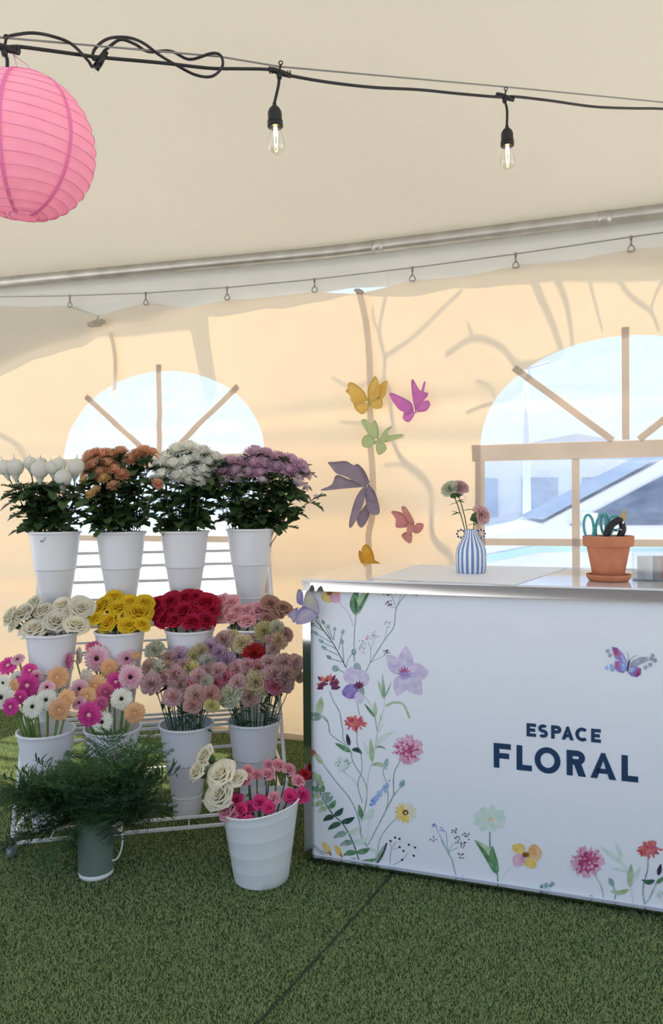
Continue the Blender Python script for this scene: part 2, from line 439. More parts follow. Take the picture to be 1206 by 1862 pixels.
sb.add([ext0 + sn * .005 + Vector((0, 0, .0012)), ext0 - sn * .005 + Vector((0, 0, .0012)), ext1 - sn * .005 + Vector((0, 0, .0012)), ext1 + sn * .005 + Vector((0, 0, .0012))], [(0, 1, 2, 3)])
tag(sb.build('trim_2', M_seam), 'dark seam between two turf mats', kind='structure')
# turf pile
rng = np.random.default_rng(5); NB = 460000
def blades(n):
    r = rng.random((n, 6)); Y = 1.75 + 3.6 * r[:, 0] ** 1.15
    X = (r[:, 1] * 2 - 1) * (Y * .47 + .15)
    return X, Y, r
X, Y, rr = blades(NB)
CLX, CLY = at_z(556, 1569)[:2]
w0 = np.array(W0[:2]); dn = np.array(NW[:2])
keep = ((X - w0[0]) * dn[0] + (Y - w0[1]) * dn[1]) > .015
ccl = (X - CLX) * math.cos(R(18.9)) + (Y - CLY) * -math.sin(R(18.9)); ccd = (X - CLX) * math.sin(R(18.9)) + (Y - CLY) * math.cos(R(18.9))
keep &= ~((ccl > .012) & (ccd > .035) & (ccd < .69))
ds = np.abs((X - s1.x) * sn.x + (Y - s1.y) * sn.y); al = (X - s1.x) * sd.x + (Y - s1.y) * sd.y
keep &= ~((ds < .006) & (al < (s0 - s1).length + .05))
X = X[keep]; Y = Y[keep]; rr = rr[keep]; n = len(X)
a = rr[:, 2] * 2 * np.pi; b = rr[:, 3] * 2 * np.pi; h = .004 + .007 * rr[:, 4]; wd = .0010 + .0008 * rr[:, 5]
lean = .002 + .006 * rr[:, 4]
co = np.zeros((n, 3, 3), np.float32)
co[:, 0, 0] = X - np.cos(a) * wd; co[:, 0, 1] = Y - np.sin(a) * wd
co[:, 1, 0] = X + np.cos(a) * wd; co[:, 1, 1] = Y + np.sin(a) * wd
co[:, 2, 0] = X + np.cos(b) * lean; co[:, 2, 1] = Y + np.sin(b) * lean; co[:, 2, 2] = h
me = bpy.data.meshes.new('turf_pile'); me.vertices.add(3 * n); me.vertices.foreach_set('co', co.ravel())
me.loops.add(3 * n); me.loops.foreach_set('vertex_index', np.arange(3 * n, dtype=np.int32))
me.polygons.add(n); me.polygons.foreach_set('loop_start', np.arange(0, 3 * n, 3, dtype=np.int32))
try: me.polygons.foreach_set('loop_total', np.full(n, 3, np.int32))
except Exception: pass
me.update(calc_edges=True); me.validate()
M_blade = mat('turf_blade', (.28, .38, .13), .75, spec=.15, col2=(.48, .52, .25), vscale=420, trans=.35)
me.materials.append(M_blade)
tag(link('turf_pile', me), 'short green pile of the artificial turf', 'artificial turf', kind='stuff')

# ------------------------------------------------------------------ cable and hooks of the wall curtain
CABPX = [(-150, 541), (0, 540), (127, 538), (265, 533), (413, 523), (572, 508), (750, 487), (938, 462), (1148, 431), (1206, 423), (1400, 398)]
cabp = [at_plane(x, y, W0 + NW * .02, NW) for x, y in CABPX]
kb = MB(); kb.tube(cabp, .0028, 6)
tag(kb.build('curtain_cable', M_wire), 'thin dark steel cable carrying the wall hooks', 'cable')
ordn = ['leftmost', 'second from left', 'third from left', 'fourth from left', 'fifth from left', 'sixth from left', 'rightmost']
def hook_mesh():
    m = MB()
    m.torus(.006, .002, 12, 6, M=Matrix.Translation((0, 0, 0)) @ Matrix.Rotation(R(90), 4, 'X'))
    m.tube([(0, 0, -.006), (0, 0, -.035)], [.0045, .003], 8)
    pts = [(0, 0, -.033), (-.010, 0, -.045), (-.013, 0, -.058), (-.009, 0, -.064), (.009, 0, -.064), (.013, 0, -.058), (.010, 0, -.045), (0, 0, -.033)]
    m.tube(pts, .0028, 6); return m.mesh('curtain_hook')
hm = hook_mesh(); hm.materials.append(M_wire)
for i, (x, y) in enumerate(CABPX[2:9]):
    o = link('curtain_hook', hm, None, at_plane(x, y, W0 + NW * .02, NW), (0, 0, math.atan2(DW.y, DW.x)))
    o.scale = (1.25, 1.25, 1.1)
    tag(o, 'grey metal snap hook on the curtain cable, %s' % ordn[i], 'hook', 'snap hooks along the wall cable')
# straps
def strap(name, label, pxs, wpx, off=.022, knot=None, cat='strap'):
    pts = [wall_uv(x, y) for x, y in pxs]; m = MB(); P = []
    sp = smooth_path([Vector((a, b, 0)) for a, b in pts], 6); loc = wall_pt(sp[0].x, sp[0].y, off)
    wd = wpx * .0032 / 2
    for k, q in enumerate(sp):
        d = sp[min(k + 1, len(sp) - 1)] - sp[max(k - 1, 0)]; d.normalize(); s = Vector((-d.y, d.x, 0)) * wd
        P.append([wall_pt(q.x + s.x * e, q.y + s.y * e, off + folds(q.x, q.y) + .003 * (1 - abs(e))) - loc for e in (-1, -.4, .4, 1)])
    m.grid(P); r = thing(name, label, cat, loc)
    s_ = m.build('webbing', M_strap, r)
    if knot:
        kx, ky, kr = knot; c = at_plane(kx, ky, W0 + NW * (off + .02), NW) - loc
        kb = MB(); rnd = random.Random(3)
        for j in range(3):
            pts = [c + Vector((math.cos(a + j) * kr * (1.2 if j else .8), -.012 + .01 * math.sin(a * 2), math.sin(a + .4 * j) * kr * .45)) for a in [k * math.pi / 5 for k in range(10)]]
            kb.tube(pts, .007, 6)
        kb.build('knot', M_strap, r)
    return r
strap('seam_strap', 'long pale webbing strap hanging down the wall seam between the windows', [(655, 530), (668, 590), (674, 650), (677, 720), (678, 800), (682, 880), (683, 935), (674, 975), (677, 1025), (690, 1120)], 11, knot=(653, 531, .018))
strap('hanging_strap', 'short pale strap hanging above the left window', [(205, 606), (212, 640), (213, 680), (210, 720)], 9)
kk = MB(); kc = at_plane(175, 588, W0 + NW * .05, NW)
for j, (dx, dz, rr_) in enumerate([(0, 0, .03), (.03, .012, .02), (-.03, -.006, .022)]):
    kk.tube([Vector((dx + math.cos(a) * rr_, -.006 * math.sin(a * 2 + j), dz + math.sin(a) * rr_ * .5)) for a in [k * math.pi / 6 for k in range(13)]], .008, 6)
kk.tube([(0, 0, 0), (.012, -.01, .03), (.015, 0, .045)], .006, 6)
tag(kk.build('knotted_tie', M_strap, None, loc=kc), 'knotted fabric tie on the grey wall top above the left window', 'strap')
# ------------------------------------------------------------------ outside: trees, pole, van, building
def tree(name, label, branches, tau, trunk=None):
    m = MB()
    for pts, wpx in branches:
        q = []
        for (x, y) in pts:
            t, z = wall_uv(x, y); q.append(wall_pt(t, z) + SUN * tau)
        sp = smooth_path(q, 4); nn = len(sp)
        m.tube(sp, [wpx * .0030 / 2 * (1 - .35 * i / nn) for i in range(nn)], 7)
    if trunk: m.tube(trunk[0], trunk[1], 10)
    return tag(m.build(name, M_bark), label, 'tree', 'bare trees outside the tent')
t1, z1 = wall_uv(835, 1060); g1 = wall_pt(t1, z1) + SUN * .55
tree('bare_tree', 'slender bare tree casting thin branching shadows between the windows', [
    ([(835, 1060), (820, 1002), (797, 980), (787, 950), (787, 890), (765, 856), (743, 838), (728, 814), (716, 760), (713, 713), (700, 687), (700, 646), (690, 604), (697, 560), (704, 520)], 9),
    ([(700, 646), (750, 611), (811, 556), (840, 530)], 5), ([(678, 560), (680, 581), (690, 606)], 4),
    ([(743, 838), (725, 836), (700, 838)], 4), ([(700, 687), (672, 690), (640, 700), (605, 685)], 4), ([(720, 780), (670, 765), (620, 760)], 4)],
    .55, ([g1, g1 + Vector((0.01, 0, -.4)), Vector((g1.x, g1.y + .02, -.02))], [.014, .02, .03]))
tB = wall_pt(3.6, 0, -.9)
q1 = wall_uv(1420, 500); q1 = wall_pt(*q1) + SUN * .45
tree('bare_tree', 'taller bare tree above the right window casting branch shadows', [
    ([(1420, 500), (1260, 498), (1150, 499), (1050, 502), (972, 504), (935, 500)], 12),
    ([(968, 503), (985, 545), (1002, 581), (1024, 640)], 11), ([(1010, 503), (1028, 545), (1037, 590), (1041, 628)], 9),
    ([(1070, 500), (1080, 540), (1095, 600)], 5), ([(1120, 500), (1150, 540), (1183, 566), (1198, 603)], 6), ([(1215, 500), (1195, 530), (1183, 566)], 5),
    ([(1024, 640), (977, 661), (940, 662), (920, 640), (901, 626), (861, 616), (811, 641)], 8), ([(861, 616), (851, 590)], 5),
    ([(977, 661), (940, 705), (880, 728), (850, 745)], 6), ([(868, 690), (895, 700), (905, 720)], 4)],
    .45, ([q1, q1 + Vector((.3, .05, -.1)), tB + Vector((0, 0, 1.8)), tB], [.02, .03, .06, .09]))
q2 = wall_uv(-200, 600); q2 = wall_pt(*q2) + SUN * .45
tC = wall_pt(-4.1, 0, -.8)
tree('bare_tree', 'thick-limbed bare tree at left casting a broad shadow above the left window', [
    ([(358, 566), (364, 600), (370, 650), (382, 712)], 44), ([(362, 572), (300, 580), (200, 590), (60, 600), (-200, 600)], 30)],
    .45, ([q2, q2 + Vector((-.2, .1, -.05)), tC + Vector((.1, 0, 2.0)), tC], [.05, .06, .08, .11]))
t0_, z0_ = wall_uv(-60, 750); q3 = wall_pt(t0_, z0_) + SUN * .4
tree('bare_tree', 'thin leaning sapling at far left casting a diagonal shadow', [([(-60, 750), (0, 785), (37, 812), (52, 828), (75, 834)], 7)], .4,
     ([q3, q3 + Vector((-.1, .1, -.6)), Vector((q3.x - .1, q3.y + .2, -.02))], [.012, .016, .02]))

pb = MB(); pc = at_y(958, 870, 16)
pb.tube([(pc.x, 16, 0), (pc.x, 16, 4.2)], [.10, .06], 10); pb.tube([(pc.x, 16, 4.2), (pc.x + .5, 16, 4.35)], .05, 8)
tag(pb.build('lamp_post', mat('pale_post', (.55, .60, .68), .6)), 'tall pale lamp post seen through the right window', 'lamp post')
M_bld = mat('pale_render', (.55, .58, .62), .9, var=.05); M_bwin = mat('building_window', (.28, .34, .42), .25)
br = thing('building', 'low pale building with dark windows far behind the right window', 'building', (5.2, 24, 0))
bb = MB(); bb.box((2.5, 2, 1.35), (8, 5, 2.7), M_bld); bb.build('wall', None, br, False)
rf_ = MB(); rf_.prism([(-1.8, -.8, 2.7), (6.8, -.8, 2.7), (2.5, -.8, 3.5)], (0, 5.6, 0)); rf_.build('roof', mat('roof_grey', (.42, .46, .52), .8), br, False)
for i in range(4):
    wbx = MB(); wbx.box((-.5 + 1.9 * i, -.53, 1.5), (1.1, .08, 1.2)); wbx.build('window', M_bwin, br, False)

bh = thing('building', 'long grey building, added unseen behind the photographer to darken reflections in the chrome', 'building', (0, -15, 0))  # invented building outside the view, placed to darken what the chrome mirrors
bb = MB(); bb.box((0, -3, 2.3), (44, 6, 4.6), mat('added_building_grey', (.16, .15, .14), .9)); bb.build('wall', None, bh, False)
for i in range(9):
    wbx = MB(); wbx.box((-18 + 4.5 * i, .02, 1.9), (1.8, .08, 1.8)); wbx.build('window', M_bwin, bh, False)
# van: nose to the left, parked beyond the right window
M_vw = mat('white_car_paint', (.80, .84, .90), .15, spec=.6, coat=.6); M_vg = mat('tinted_car_glass', (.045, .08, .16), .25, spec=.6)
M_tyre = mat('tyre', (.02, .02, .02), .8); M_hub = mat('alloy', (.6, .6, .62), .3, .8); M_blt = mat('teal_trim', (.45, .70, .72), .3)  # teal is the stripe along the van side
VO = Vector((.55, 6.3, 0)); vr = thing('minivan', 'white minivan parked outside, seen through the right window', 'car', VO, rot=(0, 0, R(-7)))
prof = [(0.02, .35), (0, .62), (.06, .85), (.35, .98), (1.0, 1.12), (1.2, 1.16), (2.35, 1.76), (2.7, 1.84), (3.6, 1.88), (4.6, 1.84), (4.85, 1.6), (5.0, 1.0), (5.0, .45), (4.9, .32)]
def inset(z): return .0 if z < 1.1 else (z - 1.1) * .22
mb = MB(); n = len(prof)
front = [(x, inset(z), z) for x, z in prof]; mid = [(x, .9, z + (.03 if z > 1.2 else .01)) for x, z in prof]; back = [(x, 1.8 - inset(z), z) for x, z in prof]
vs = front + mid + back; fs = [tuple(range(n - 1, -1, -1)), tuple(range(2 * n, 3 * n))]
for rI in range(2):
    for i in range(n): j = (i + 1) % n; fs.append((rI * n + i, rI * n + j, (rI + 1) * n + j, (rI + 1) * n + i))
mb.add(vs, fs); autosmooth(mb.build('body', M_vw, vr), 50)
def sidewin(pts, name):
    m = MB(); m.prism([(x, inset(z) - .012, z) for x, z in pts], (0, .01, 0)); m.build(name, M_vg, vr, False)
sidewin([(1.42, 1.16), (2.45, 1.70), (2.62, 1.74), (2.62, 1.16)], 'side_window')
sidewin([(2.72, 1.16), (2.72, 1.75), (3.65, 1.78), (3.65, 1.16)], 'side_window')
sidewin([(3.74, 1.16), (3.74, 1.77), (4.55, 1.74), (4.75, 1.2)], 'side_window')
m = MB(); m.add([(1.24, .12, 1.19), (1.24, 1.68, 1.19), (2.33, 1.56, 1.765), (2.33, .26, 1.765)], [(0, 1, 2, 3)]); 
m.v = [(x - .012, y, z + .016) for x, y, z in m.v]; m.build('windscreen', M_vg, vr, False)
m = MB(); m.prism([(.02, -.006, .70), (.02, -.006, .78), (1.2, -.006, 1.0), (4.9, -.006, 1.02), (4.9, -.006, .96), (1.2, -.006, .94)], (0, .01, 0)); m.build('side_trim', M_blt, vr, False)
m = MB(); m.box((1.55, -.10, 1.20), (.12, .16, .13)); m.build('mirror', M_vw, vr, False)
m = MB(); m.prism([(.04, -.01, .78), (.1, -.01, .88), (.5, -.01, .95), (.42, -.01, .84)], (0, .02, 0)); m.build('headlight', M_hub, vr, False)
for wx in (.85, 4.05):
    m = MB(); m.lathe([(.14, -.06), (.31, -.06), (.33, -.03), (.33, .14), (.14, .14)], 28, M=Matrix.Translation((wx, .04, .33)) @ Matrix.Rotation(R(90), 4, 'X')); wh = m.build('wheel', M_tyre, vr)
    m = MB(); m.lathe([(0.001, .065), (.06, .07), (.19, .06), (.19, .03)], 20, M=Matrix.Translation((wx, .04, .33)) @ Matrix.Rotation(R(90), 4, 'X')); m.build('hub_cap', M_hub, wh)

# ------------------------------------------------------------------ counter
DC = Vector((math.cos(R(18.9)), -math.sin(R(18.9)), 0)); NC = Vector((-math.sin(R(18.9)), -math.cos(R(18.9)), 0))  # NC to viewer
CL = at_z(556, 1569); HC = 1.072; LC = 1.86; DEP = .72
cr_ = thing('bar_counter', 'white floral-printed bar counter with chrome frame, right of the flower rack', 'counter', CL, rot=(0, 0, math.atan2(DC.y, DC.x)))
# local axes: x along, y away from viewer, z up
PZ0, PZ1 = .030, HC - .040; PW = .032
m = MB(); m.box((LC / 2, DEP / 2, (PZ0 + PZ1) / 2), (LC - 2 * PW, DEP - .02, PZ1 - PZ0)); m.build('front_panel', M_panel, cr_, False)
m = MB()
for x in (PW / 2, LC - PW / 2):
    for y in (0.004, DEP - .004): m.box((x, y, (HC - .012) / 2 + .020), (PW, .032, HC - .040))
m.box((LC / 2, .004, HC - .026), (LC, .032, .036)); m.box((LC / 2, DEP - .004, HC - .026), (LC, .032, .036))
for x in (PW / 2, LC - PW / 2): m.box((x, DEP / 2, HC - .026), (PW, DEP, .036)); m.box((x, DEP / 2, .030), (PW, DEP, .006))
m.box((LC / 2, -.002, .029), (LC - PW * 2, .02, .005))
m.build('chrome_frame', M_chrome, cr_, False)
m = MB(); m.box((LC / 2, DEP / 2 + .006, .013), (LC - .002, DEP - .02, .026)); m.build('plinth', M_chrome, cr_, False)
m = MB(); m.box((LC / 2, DEP / 2, HC - .0035), (LC + .004, DEP + .03, .007)); m.build('counter_top', M_top, cr_, False)

CINV = (Matrix.Translation(CL) @ Matrix.Rotation(math.atan2(DC.y, DC.x), 4, 'Z')).inverted()
FY = .010                                                        # panel face, local y
def pan(px, py):                                                  # pixel -> (s, z) on the panel face
    p = at_plane(px, py, CL - NC * FY, NC); q = CINV @ p; return q.x, q.z
SMAX = LC - PW - .001
LAYER = [0]
class Print:
    def __init__(s): s.mb = MB()
    def poly(s, pts, m, lay=0):
        pts = [(min(max(x, PW + .001), SMAX), min(max(z, PZ0 + .007), PZ1 - .001)) for x, z in pts]
        LAYER[0] += 1; y = FY - .0004 - lay * .00012 - LAYER[0] * 1.2e-6
        cx = sum(p[0] for p in pts) / len(pts); cz = sum(p[1] for p in pts) / len(pts)
        vs = [(cx, y, cz)] + [(x, y, z) for x, z in pts]; n_ = len(pts)
        s.mb.add(vs, [(0, 1 + i, 1 + (i + 1) % n_) for i in range(n_)], m)
    def ngon(s, pts, m, lay=0):
        y = FY - .0004 - lay * .00012
        s.mb.add([(x, y, z) for x, z in pts], [tuple(range(len(pts)))], m)
    def px(s, pts, m, lay=0): s.poly([pan(*p) for p in pts], m, lay)
    def line(s, pts, wd, m, lay=0, smooth=True, metric=False):
        q = [Vector((p[0], p[1], 0)) if metric else Vector(pan(*p) + (0,)) for p in pts]
        if not metric: wd = wd * .00205
        if smooth and len(q) > 2: q = smooth_path(q, 5)
        LAYER[0] += 1; y = FY - .0004 - lay * .00012 - LAYER[0] * 1.2e-6; vs = []; fs = []
        for i, p in enumerate(q):
            d = q[min(i + 1, len(q) - 1)] - q[max(i - 1, 0)]; d.normalize(); n_ = Vector((-d.y, d.x, 0)) * wd / 2
            for e in (1, -1):
                x = min(max(p.x + e * n_.x, PW + .001), SMAX); z = min(max(p.y + e * n_.y, PZ0 + .007), PZ1 - .001); vs.append((x, y, z))
        fs = [(2 * i, 2 * i + 1, 2 * i + 3, 2 * i + 2) for i in range(len(q) - 1)]
        s.mb.add(vs, fs, m)
    def leaf(s, a, b, wd, m, lay=1, bend=0.0, tip=.5):             # pixel ends, width px
        a = Vector(a); b = Vector(b); d = b - a; n_ = Vector((-d.y, d.x)); n_ = n_.normalized(); L = d.length; N_ = 10; up = []; dn_ = []
        for i in range(N_ + 1):
            t = i / N_; k = math.sin(math.pi * t ** (.75 if tip < .6 else 1.3)) ** .8 if 0 < t < 1 else 0
            c = a + d * t + n_ * bend * math.sin(math.pi * t)
            up.append(tuple(c + n_ * wd / 2 * k)); dn_.append(tuple(c - n_ * wd / 2 * k))
        s.px(up + dn_[::-1][1:-1], m, lay)
    def oval(s, c, rx, ry, ang, m, lay=1, wob=0.0, seed=0):
        r_ = random.Random(seed); ph = r_.random() * 6; pts = []
        for i in range(22):
            a = 2 * math.pi * i / 22; k = 1 + wob * math.sin(3 * a + ph) + wob * .5 * math.sin(5 * a + ph * 2)
            x = rx * k * math.cos(a); y = ry * k * math.sin(a)
            pts.append((c[0] + x * math.cos(ang) - y * math.sin(ang), c[1] + x * math.sin(ang) + y * math.cos(ang)))
        s.px(pts, m, lay)
def wc(name, c, c2=None, sc=45): return mat(name, c, .4, spec=.3, col2=c2 or tuple(min(1, v * 1.5 + .12) for v in c), vscale=sc)
I_sage = wc('ink_sage', (.18, .30, .22), (.45, .58, .50)); I_green = wc('ink_green', (.045, .16, .07), (.22, .42, .22)); I_dark = wc('ink_dark_green', (.015, .05, .04), (.08, .18, .13))
I_lgreen = wc('ink_light_green', (.30, .46, .22), (.58, .68, .48)); I_stem = wc('ink_stem', (.16, .24, .20), (.32, .40, .38)); I_teal = wc('ink_teal', (.16, .30, .30), (.40, .55, .56))
I_lil = wc('ink_lilac', (.55, .47, .70), (.74, .68, .80)); I_vio = wc('ink_violet', (.18, .11, .42), (.42, .32, .64)); I_plum = wc('ink_plum', (.08, .015, .06), (.22, .05, .14))
I_red = wc('ink_red', (.55, .06, .07), (.80, .26, .22)); I_mag = wc('ink_magenta', (.36, .02, .11), (.62, .16, .30)); I_pink = wc('ink_pink', (.66, .28, .42), (.82, .56, .66))
I_rust = wc('ink_rust', (.40, .06, .02), (.62, .22, .10)); I_oran = wc('ink_orange', (.75, .38, .14), (.85, .62, .38)); I_yel = wc('ink_yellow', (.80, .50, .05), (.88, .72, .32)); I_cream = wc('ink_cream', (.72, .70, .45), (.85, .80, .70))
I_mint = wc('ink_mint', (.55, .72, .60), (.72, .80, .76)); I_blue = wc('ink_blue', (.16, .30, .66), (.45, .58, .84)); I_blk = wc('ink_black', (.02, .012, .03), (.09, .05, .11)); I_grey = wc('ink_grey', (.26, .28, .36), (.50, .52, .60)); I_brn = wc('ink_brown', (.14, .05, .01), (.32, .16, .03))
pr = Print()
Z5 = lambda x, y: (520 + x / 4.02, 1010 + y / 4.02)
Z6 = lambda x, y: (550 + x / 4.02, 1300 + y / 4.02)
Z7 = lambda x, y: (770 + x / 2.766, 1400 + y / 2.766)
Z8 = lambda x, y: (860 + x / 3.486, 1140 + y / 3.486)
def L5(pts, w, m=I_stem, Z=Z5, lay=0): pr.line([Z(*p) for p in pts], w, m, lay)
def LF(Z, a, b, w, m, lay=1, bend=0): pr.leaf(Z(*a), Z(*b), w / (4.02 if Z in (Z5, Z6) else 2.766 if Z is Z7 else 3.486), m, lay, bend)
def pansy(Z, c, petals, eye):
    for i, (dx, dy, rx, ry, a, mm) in enumerate(petals): 
        k = 4.02 if Z in (Z5, Z6) else 2.766
        pr.oval(Z(c[0] + dx, c[1] + dy), rx / k, ry / k, a, mm, 1 + i % 4, .05, i)
    k = 4.02 if Z in (Z5, Z6) else 2.766
    for a in range(0, 360, 40): 
        e = (c[0] + math.cos(R(a)) * eye, c[1] + math.sin(R(a)) * eye * .8); pr.leaf(Z(*c), Z(*e), eye * .35 / k, I_brn if eye < 30 else I_plum, 6)
def pompom(Z, c, rx, ry, cols, n=70, seed=1, size=22):
    k = 4.02 if Z in (Z5, Z6) else 2.766; r_ = random.Random(seed)
    if cols[0] in (I_red, I_pink): pr.oval(Z(*c), rx * .72 / k, ry * .72 / k, 0, cols[-1] if cols[0] is I_pink else I_red, 0, .06, seed)
    for i in range(n):
        a = r_.random() * 6.283; q = math.sqrt(1 - i / n) ; x = c[0] + math.cos(a) * rx * q * .8; y = c[1] + math.sin(a) * ry * q * .8
        ex = x + math.cos(a) * size * (.5 + q * .6); ey = y + math.sin(a) * size * (.5 + q * .6)
        pr.leaf(Z(x, y), Z(ex, ey), size * .5 / k, cols[0 if q > .75 else r_.randrange(len(cols))], 1 + (i * 8) // n)
def specks(Z, c, rx, ry, n, m, seed=0, size=9):
    r_ = random.Random(seed); k = 4.02 if Z in (Z5, Z6) else 2.766
    for i in range(n):
        x = c[0] + r_.uniform(-rx, rx); y = c[1] + r_.uniform(-ry, ry); a = r_.uniform(0, 3.14)
        pr.oval(Z(x, y), size * .55 / k, size * .3 / k, a, m, 2)
# --- stems, upper left
L5([(390, 340), (460, 430), (495, 520)], .7); L5([(512, 435), (500, 600), (500, 780)], 1.6)
L5([(895, 255), (808, 385), (790, 520), (720, 620), (620, 780), (585, 850)], 1.5, I_stem)
L5([(765, 255), (808, 385)], 1); L5([(850, 260), (808, 385)], 1); L5([(745, 370), (808, 385)], .8); L5([(740, 520), (722, 620)], .8); L5([(735, 725), (620, 780)], .8); L5([(600, 630), (620, 690), (615, 780)], .9); L5([(655, 590), (620, 690)], .8)
for c in ((740, 275), (745, 350), (935, 275), (790, 262)): specks(Z5, c, 28, 18, 13, I_plum if c[0] < 900 else I_grey, int(c[0]), 12)
for c, mm in (((740, 505), I_grey), ((740, 710), I_blk), ((560, 640), I_grey), ((610, 600), I_pink), ((655, 578), I_grey), ((555, 690), I_grey)): specks(Z5, c, 24, 22, 10, mm, int(c[0] + c[1]), 12)
LF(Z5, (512, 440), (525, 235), 70, I_green, 1, -4); LF(Z5, (515, 440), (625, 235), 62, I_lgreen, 1, -5); LF(Z5, (520, 425), (622, 240), 26, I_green, 3, 0); LF(Z5, (512, 430), (500, 300), 24, I_dark, 3, 2)
pansy(Z5, (320, 275), [(-40, -5, 38, 40, 0, I_cream), (-20, 35, 42, 34, .6, I_yel), (40, 5, 36, 34, 0, I_oran), (42, 38, 40, 34, .4, I_pink), (5, 0, 34, 28, 0, I_yel)], 28)
# sprig with buds
L5([(215, 470), (330, 620), (400, 740), (440, 820)], 1.8, I_dark)
for b, s in (((205, 510), (290, 560)), ((275, 490), (330, 610)), ((225, 575), (340, 640)), ((312, 525), (345, 620)), ((262, 632), (365, 680)), ((356, 542), (350, 620)), ((285, 682), (385, 730)), ((415, 560), (385, 690)), ((320, 752), (420, 780)), ((412, 630), (425, 790)), ((230, 455), (270, 540))):
    L5([b, s], 1, I_dark); LF(Z5, (b[0] + (s[0] - b[0]) * .12, b[1] + (s[1] - b[1]) * .12), (b[0] - (s[0] - b[0]) * .25, b[1] - 22), 26, I_teal, 2)
L5([(440, 820), (455, 760), (490, 715)], 1.2); pr.oval(Z5(497, 705), 4.5, 6, 0, I_teal, 3); L5([(430, 860), (380, 830)], 1.2, I_dark); pr.oval(Z5(362, 826), 6, 6, 0, I_teal, 3)
LF(Z5, (500, 790), (550, 835), 46, I_teal, 2)
# lilac bloom
for a, b, w_, mm in (((870, 860), (880, 660), 118, I_lil), ((860, 865), (735, 725), 112, I_lil), ((870, 860), (1050, 855), 150, I_lil), ((870, 870), (995, 1020), 135, I_lil), ((865, 870), (810, 1030), 112, I_lil)):
    LF(Z5, a, b, w_, mm, 1)
for a in range(0, 360, 30): LF(Z5, (868, 862), (868 + 55 * math.cos(R(a)), 862 + 55 * math.sin(R(a))), 12, I_vio if a < 200 else I_mag, 3)
pr.oval(Z5(868, 864), 5, 5, 0, I_vio, 5)
# violet pansy
pansy(Z5, (535, 950), [(-62, -75, 50, 62, .4, I_lil), (25, -55, 48, 62, -.3, I_lil), (-60, 45, 62, 55, 0, I_vio), (0, 90, 36, 44, 0, I_lil), (-70, 50, 40, 34, 0, I_lil)], 44)
LF(Z5, (545, 965), (572, 1020), 34, I_sage, 7)
# rust bloom
r0 = random.Random(4)
for i in range(46):
    a = R(r0.uniform(185, 355)) if i < 26 else R(r0.uniform(150, 390)); L_ = r0.uniform(55, 105)
    c = (305, 960); e = (c[0] + math.cos(a) * L_ * .95, c[1] + math.sin(a) * L_ * 1.15 if i < 26 else c[1] + math.sin(a) * L_ * .4)
    LF(Z5, ((c[0] + e[0]) / 2, (c[1] + e[1]) / 2), e, 24, [I_rust, I_red, I_oran, I_plum][i % 4] if i < 26 else I_plum, 1 + i // 8)
L5([(320, 990), (345, 1060), (395, 1150), (415, 1280)], 1.8, I_teal)
L5([(520, 1075), (540, 1170)], 1.3); pompom(Z5, (510, 1225), 75, 48, [I_red, I_red, I_mag], 60, 3, 28)
LF(Z5, (240, 1165), (262, 1030), 56, I_lgreen, 1); LF(Z5, (262, 1175), (180, 1155), 40, I_sage, 1); LF(Z5, (262, 1185), (185, 1205), 26, I_sage, 2); L5([(240, 1160), (300, 1200), (322, 1290)], 2, I_sage)
LF(Z5, (722, 1055), (672, 910), 26, I_lgreen, 1); LF(Z5, (722, 1050), (705, 860), 24, I_sage, 1); LF(Z5, (728, 1030), (775, 920), 12, I_sage, 1); L5([(722, 1055), (715, 1130), (685, 1230)], 1, I_lgreen)
pr.line([Z5(*p) for p in ((730, 1100), (790, 1075), (860, 1090), (905, 1190))], 4, I_lgreen, 1)
LF(Z5, (655, 1185), (572, 1080), 22, I_green, 1); LF(Z5, (655, 1175), (650, 1065), 28, I_lgreen, 1); L5([(580, 1030), (640, 1130), (655, 1200), (670, 1285)], 1, I_lgreen); L5([(710, 1235), (680, 1290)], 1, I_lgreen)
# --- lower left (Z6)
L5([(275, 0), (295, 100), (300, 180), (345, 250)], 1.6, I_teal, Z6); L5([(150, 20), (190, 60), (200, 130), (250, 175), (330, 230)], 1.8, I_sage, Z6)
L5([(400, 115), (400, 200), (430, 300), (435, 400), (410, 480), (410, 540), (440, 640)], 1.7, I_teal, Z6)
L5([(355, 265), (370, 340), (430, 440), (470, 530), (465, 650), (430, 780)], 1.8, I_sage, Z6)
LF(Z6, (345, 225), (325, 135), 30, I_blk, 2); LF(Z6, (355, 270), (238, 205), 36, I_green, 1); LF(Z6, (362, 250), (440, 285), 34, I_dark, 2, -3)
L5([(310, 420), (370, 470), (410, 530)], .8, I_sage, Z6)
pompom(Z6, (295, 350), 55, 34, [I_mint, I_sage, I_mint], 36, 8, 26)
for a in ((260, 395), (330, 380), (290, 370)): L5([a, (305, 420)], .8, I_sage, Z6)
L5([(145, 350), (240, 480), (340, 600), (400, 720), (425, 820)], 2, I_teal, Z6)
LF(Z6, (150, 360), (75, 255), 38, I_lgreen, 2); LF(Z6, (95, 290), (72, 245), 26, I_red, 3)
L5([(530, 240), (515, 330), (485, 430), (470, 600)], 1, I_lgreen, Z6); L5([(575, 0), (550, 130), (530, 240)], 1.2, I_lgreen, Z6); L5([(530, 20), (548, 120)], 1.2, I_stem, Z6)
LF(Z6, (535, 225), (680, 120), 34, I_mint, 1, -4); LF(Z6, (530, 240), (615, 255), 16, I_sage, 1, -4); LF(Z6, (510, 340), (445, 190), 28, I_mint, 1); LF(Z6, (512, 345), (498, 165), 36, I_lgreen, 2); LF(Z6, (505, 365), (625, 405), 32, I_lgreen, 2, -6)
pompom(Z6, (770, 255), 105, 100, [I_pink, I_mag, I_pink, I_mag], 130, 5, 36)
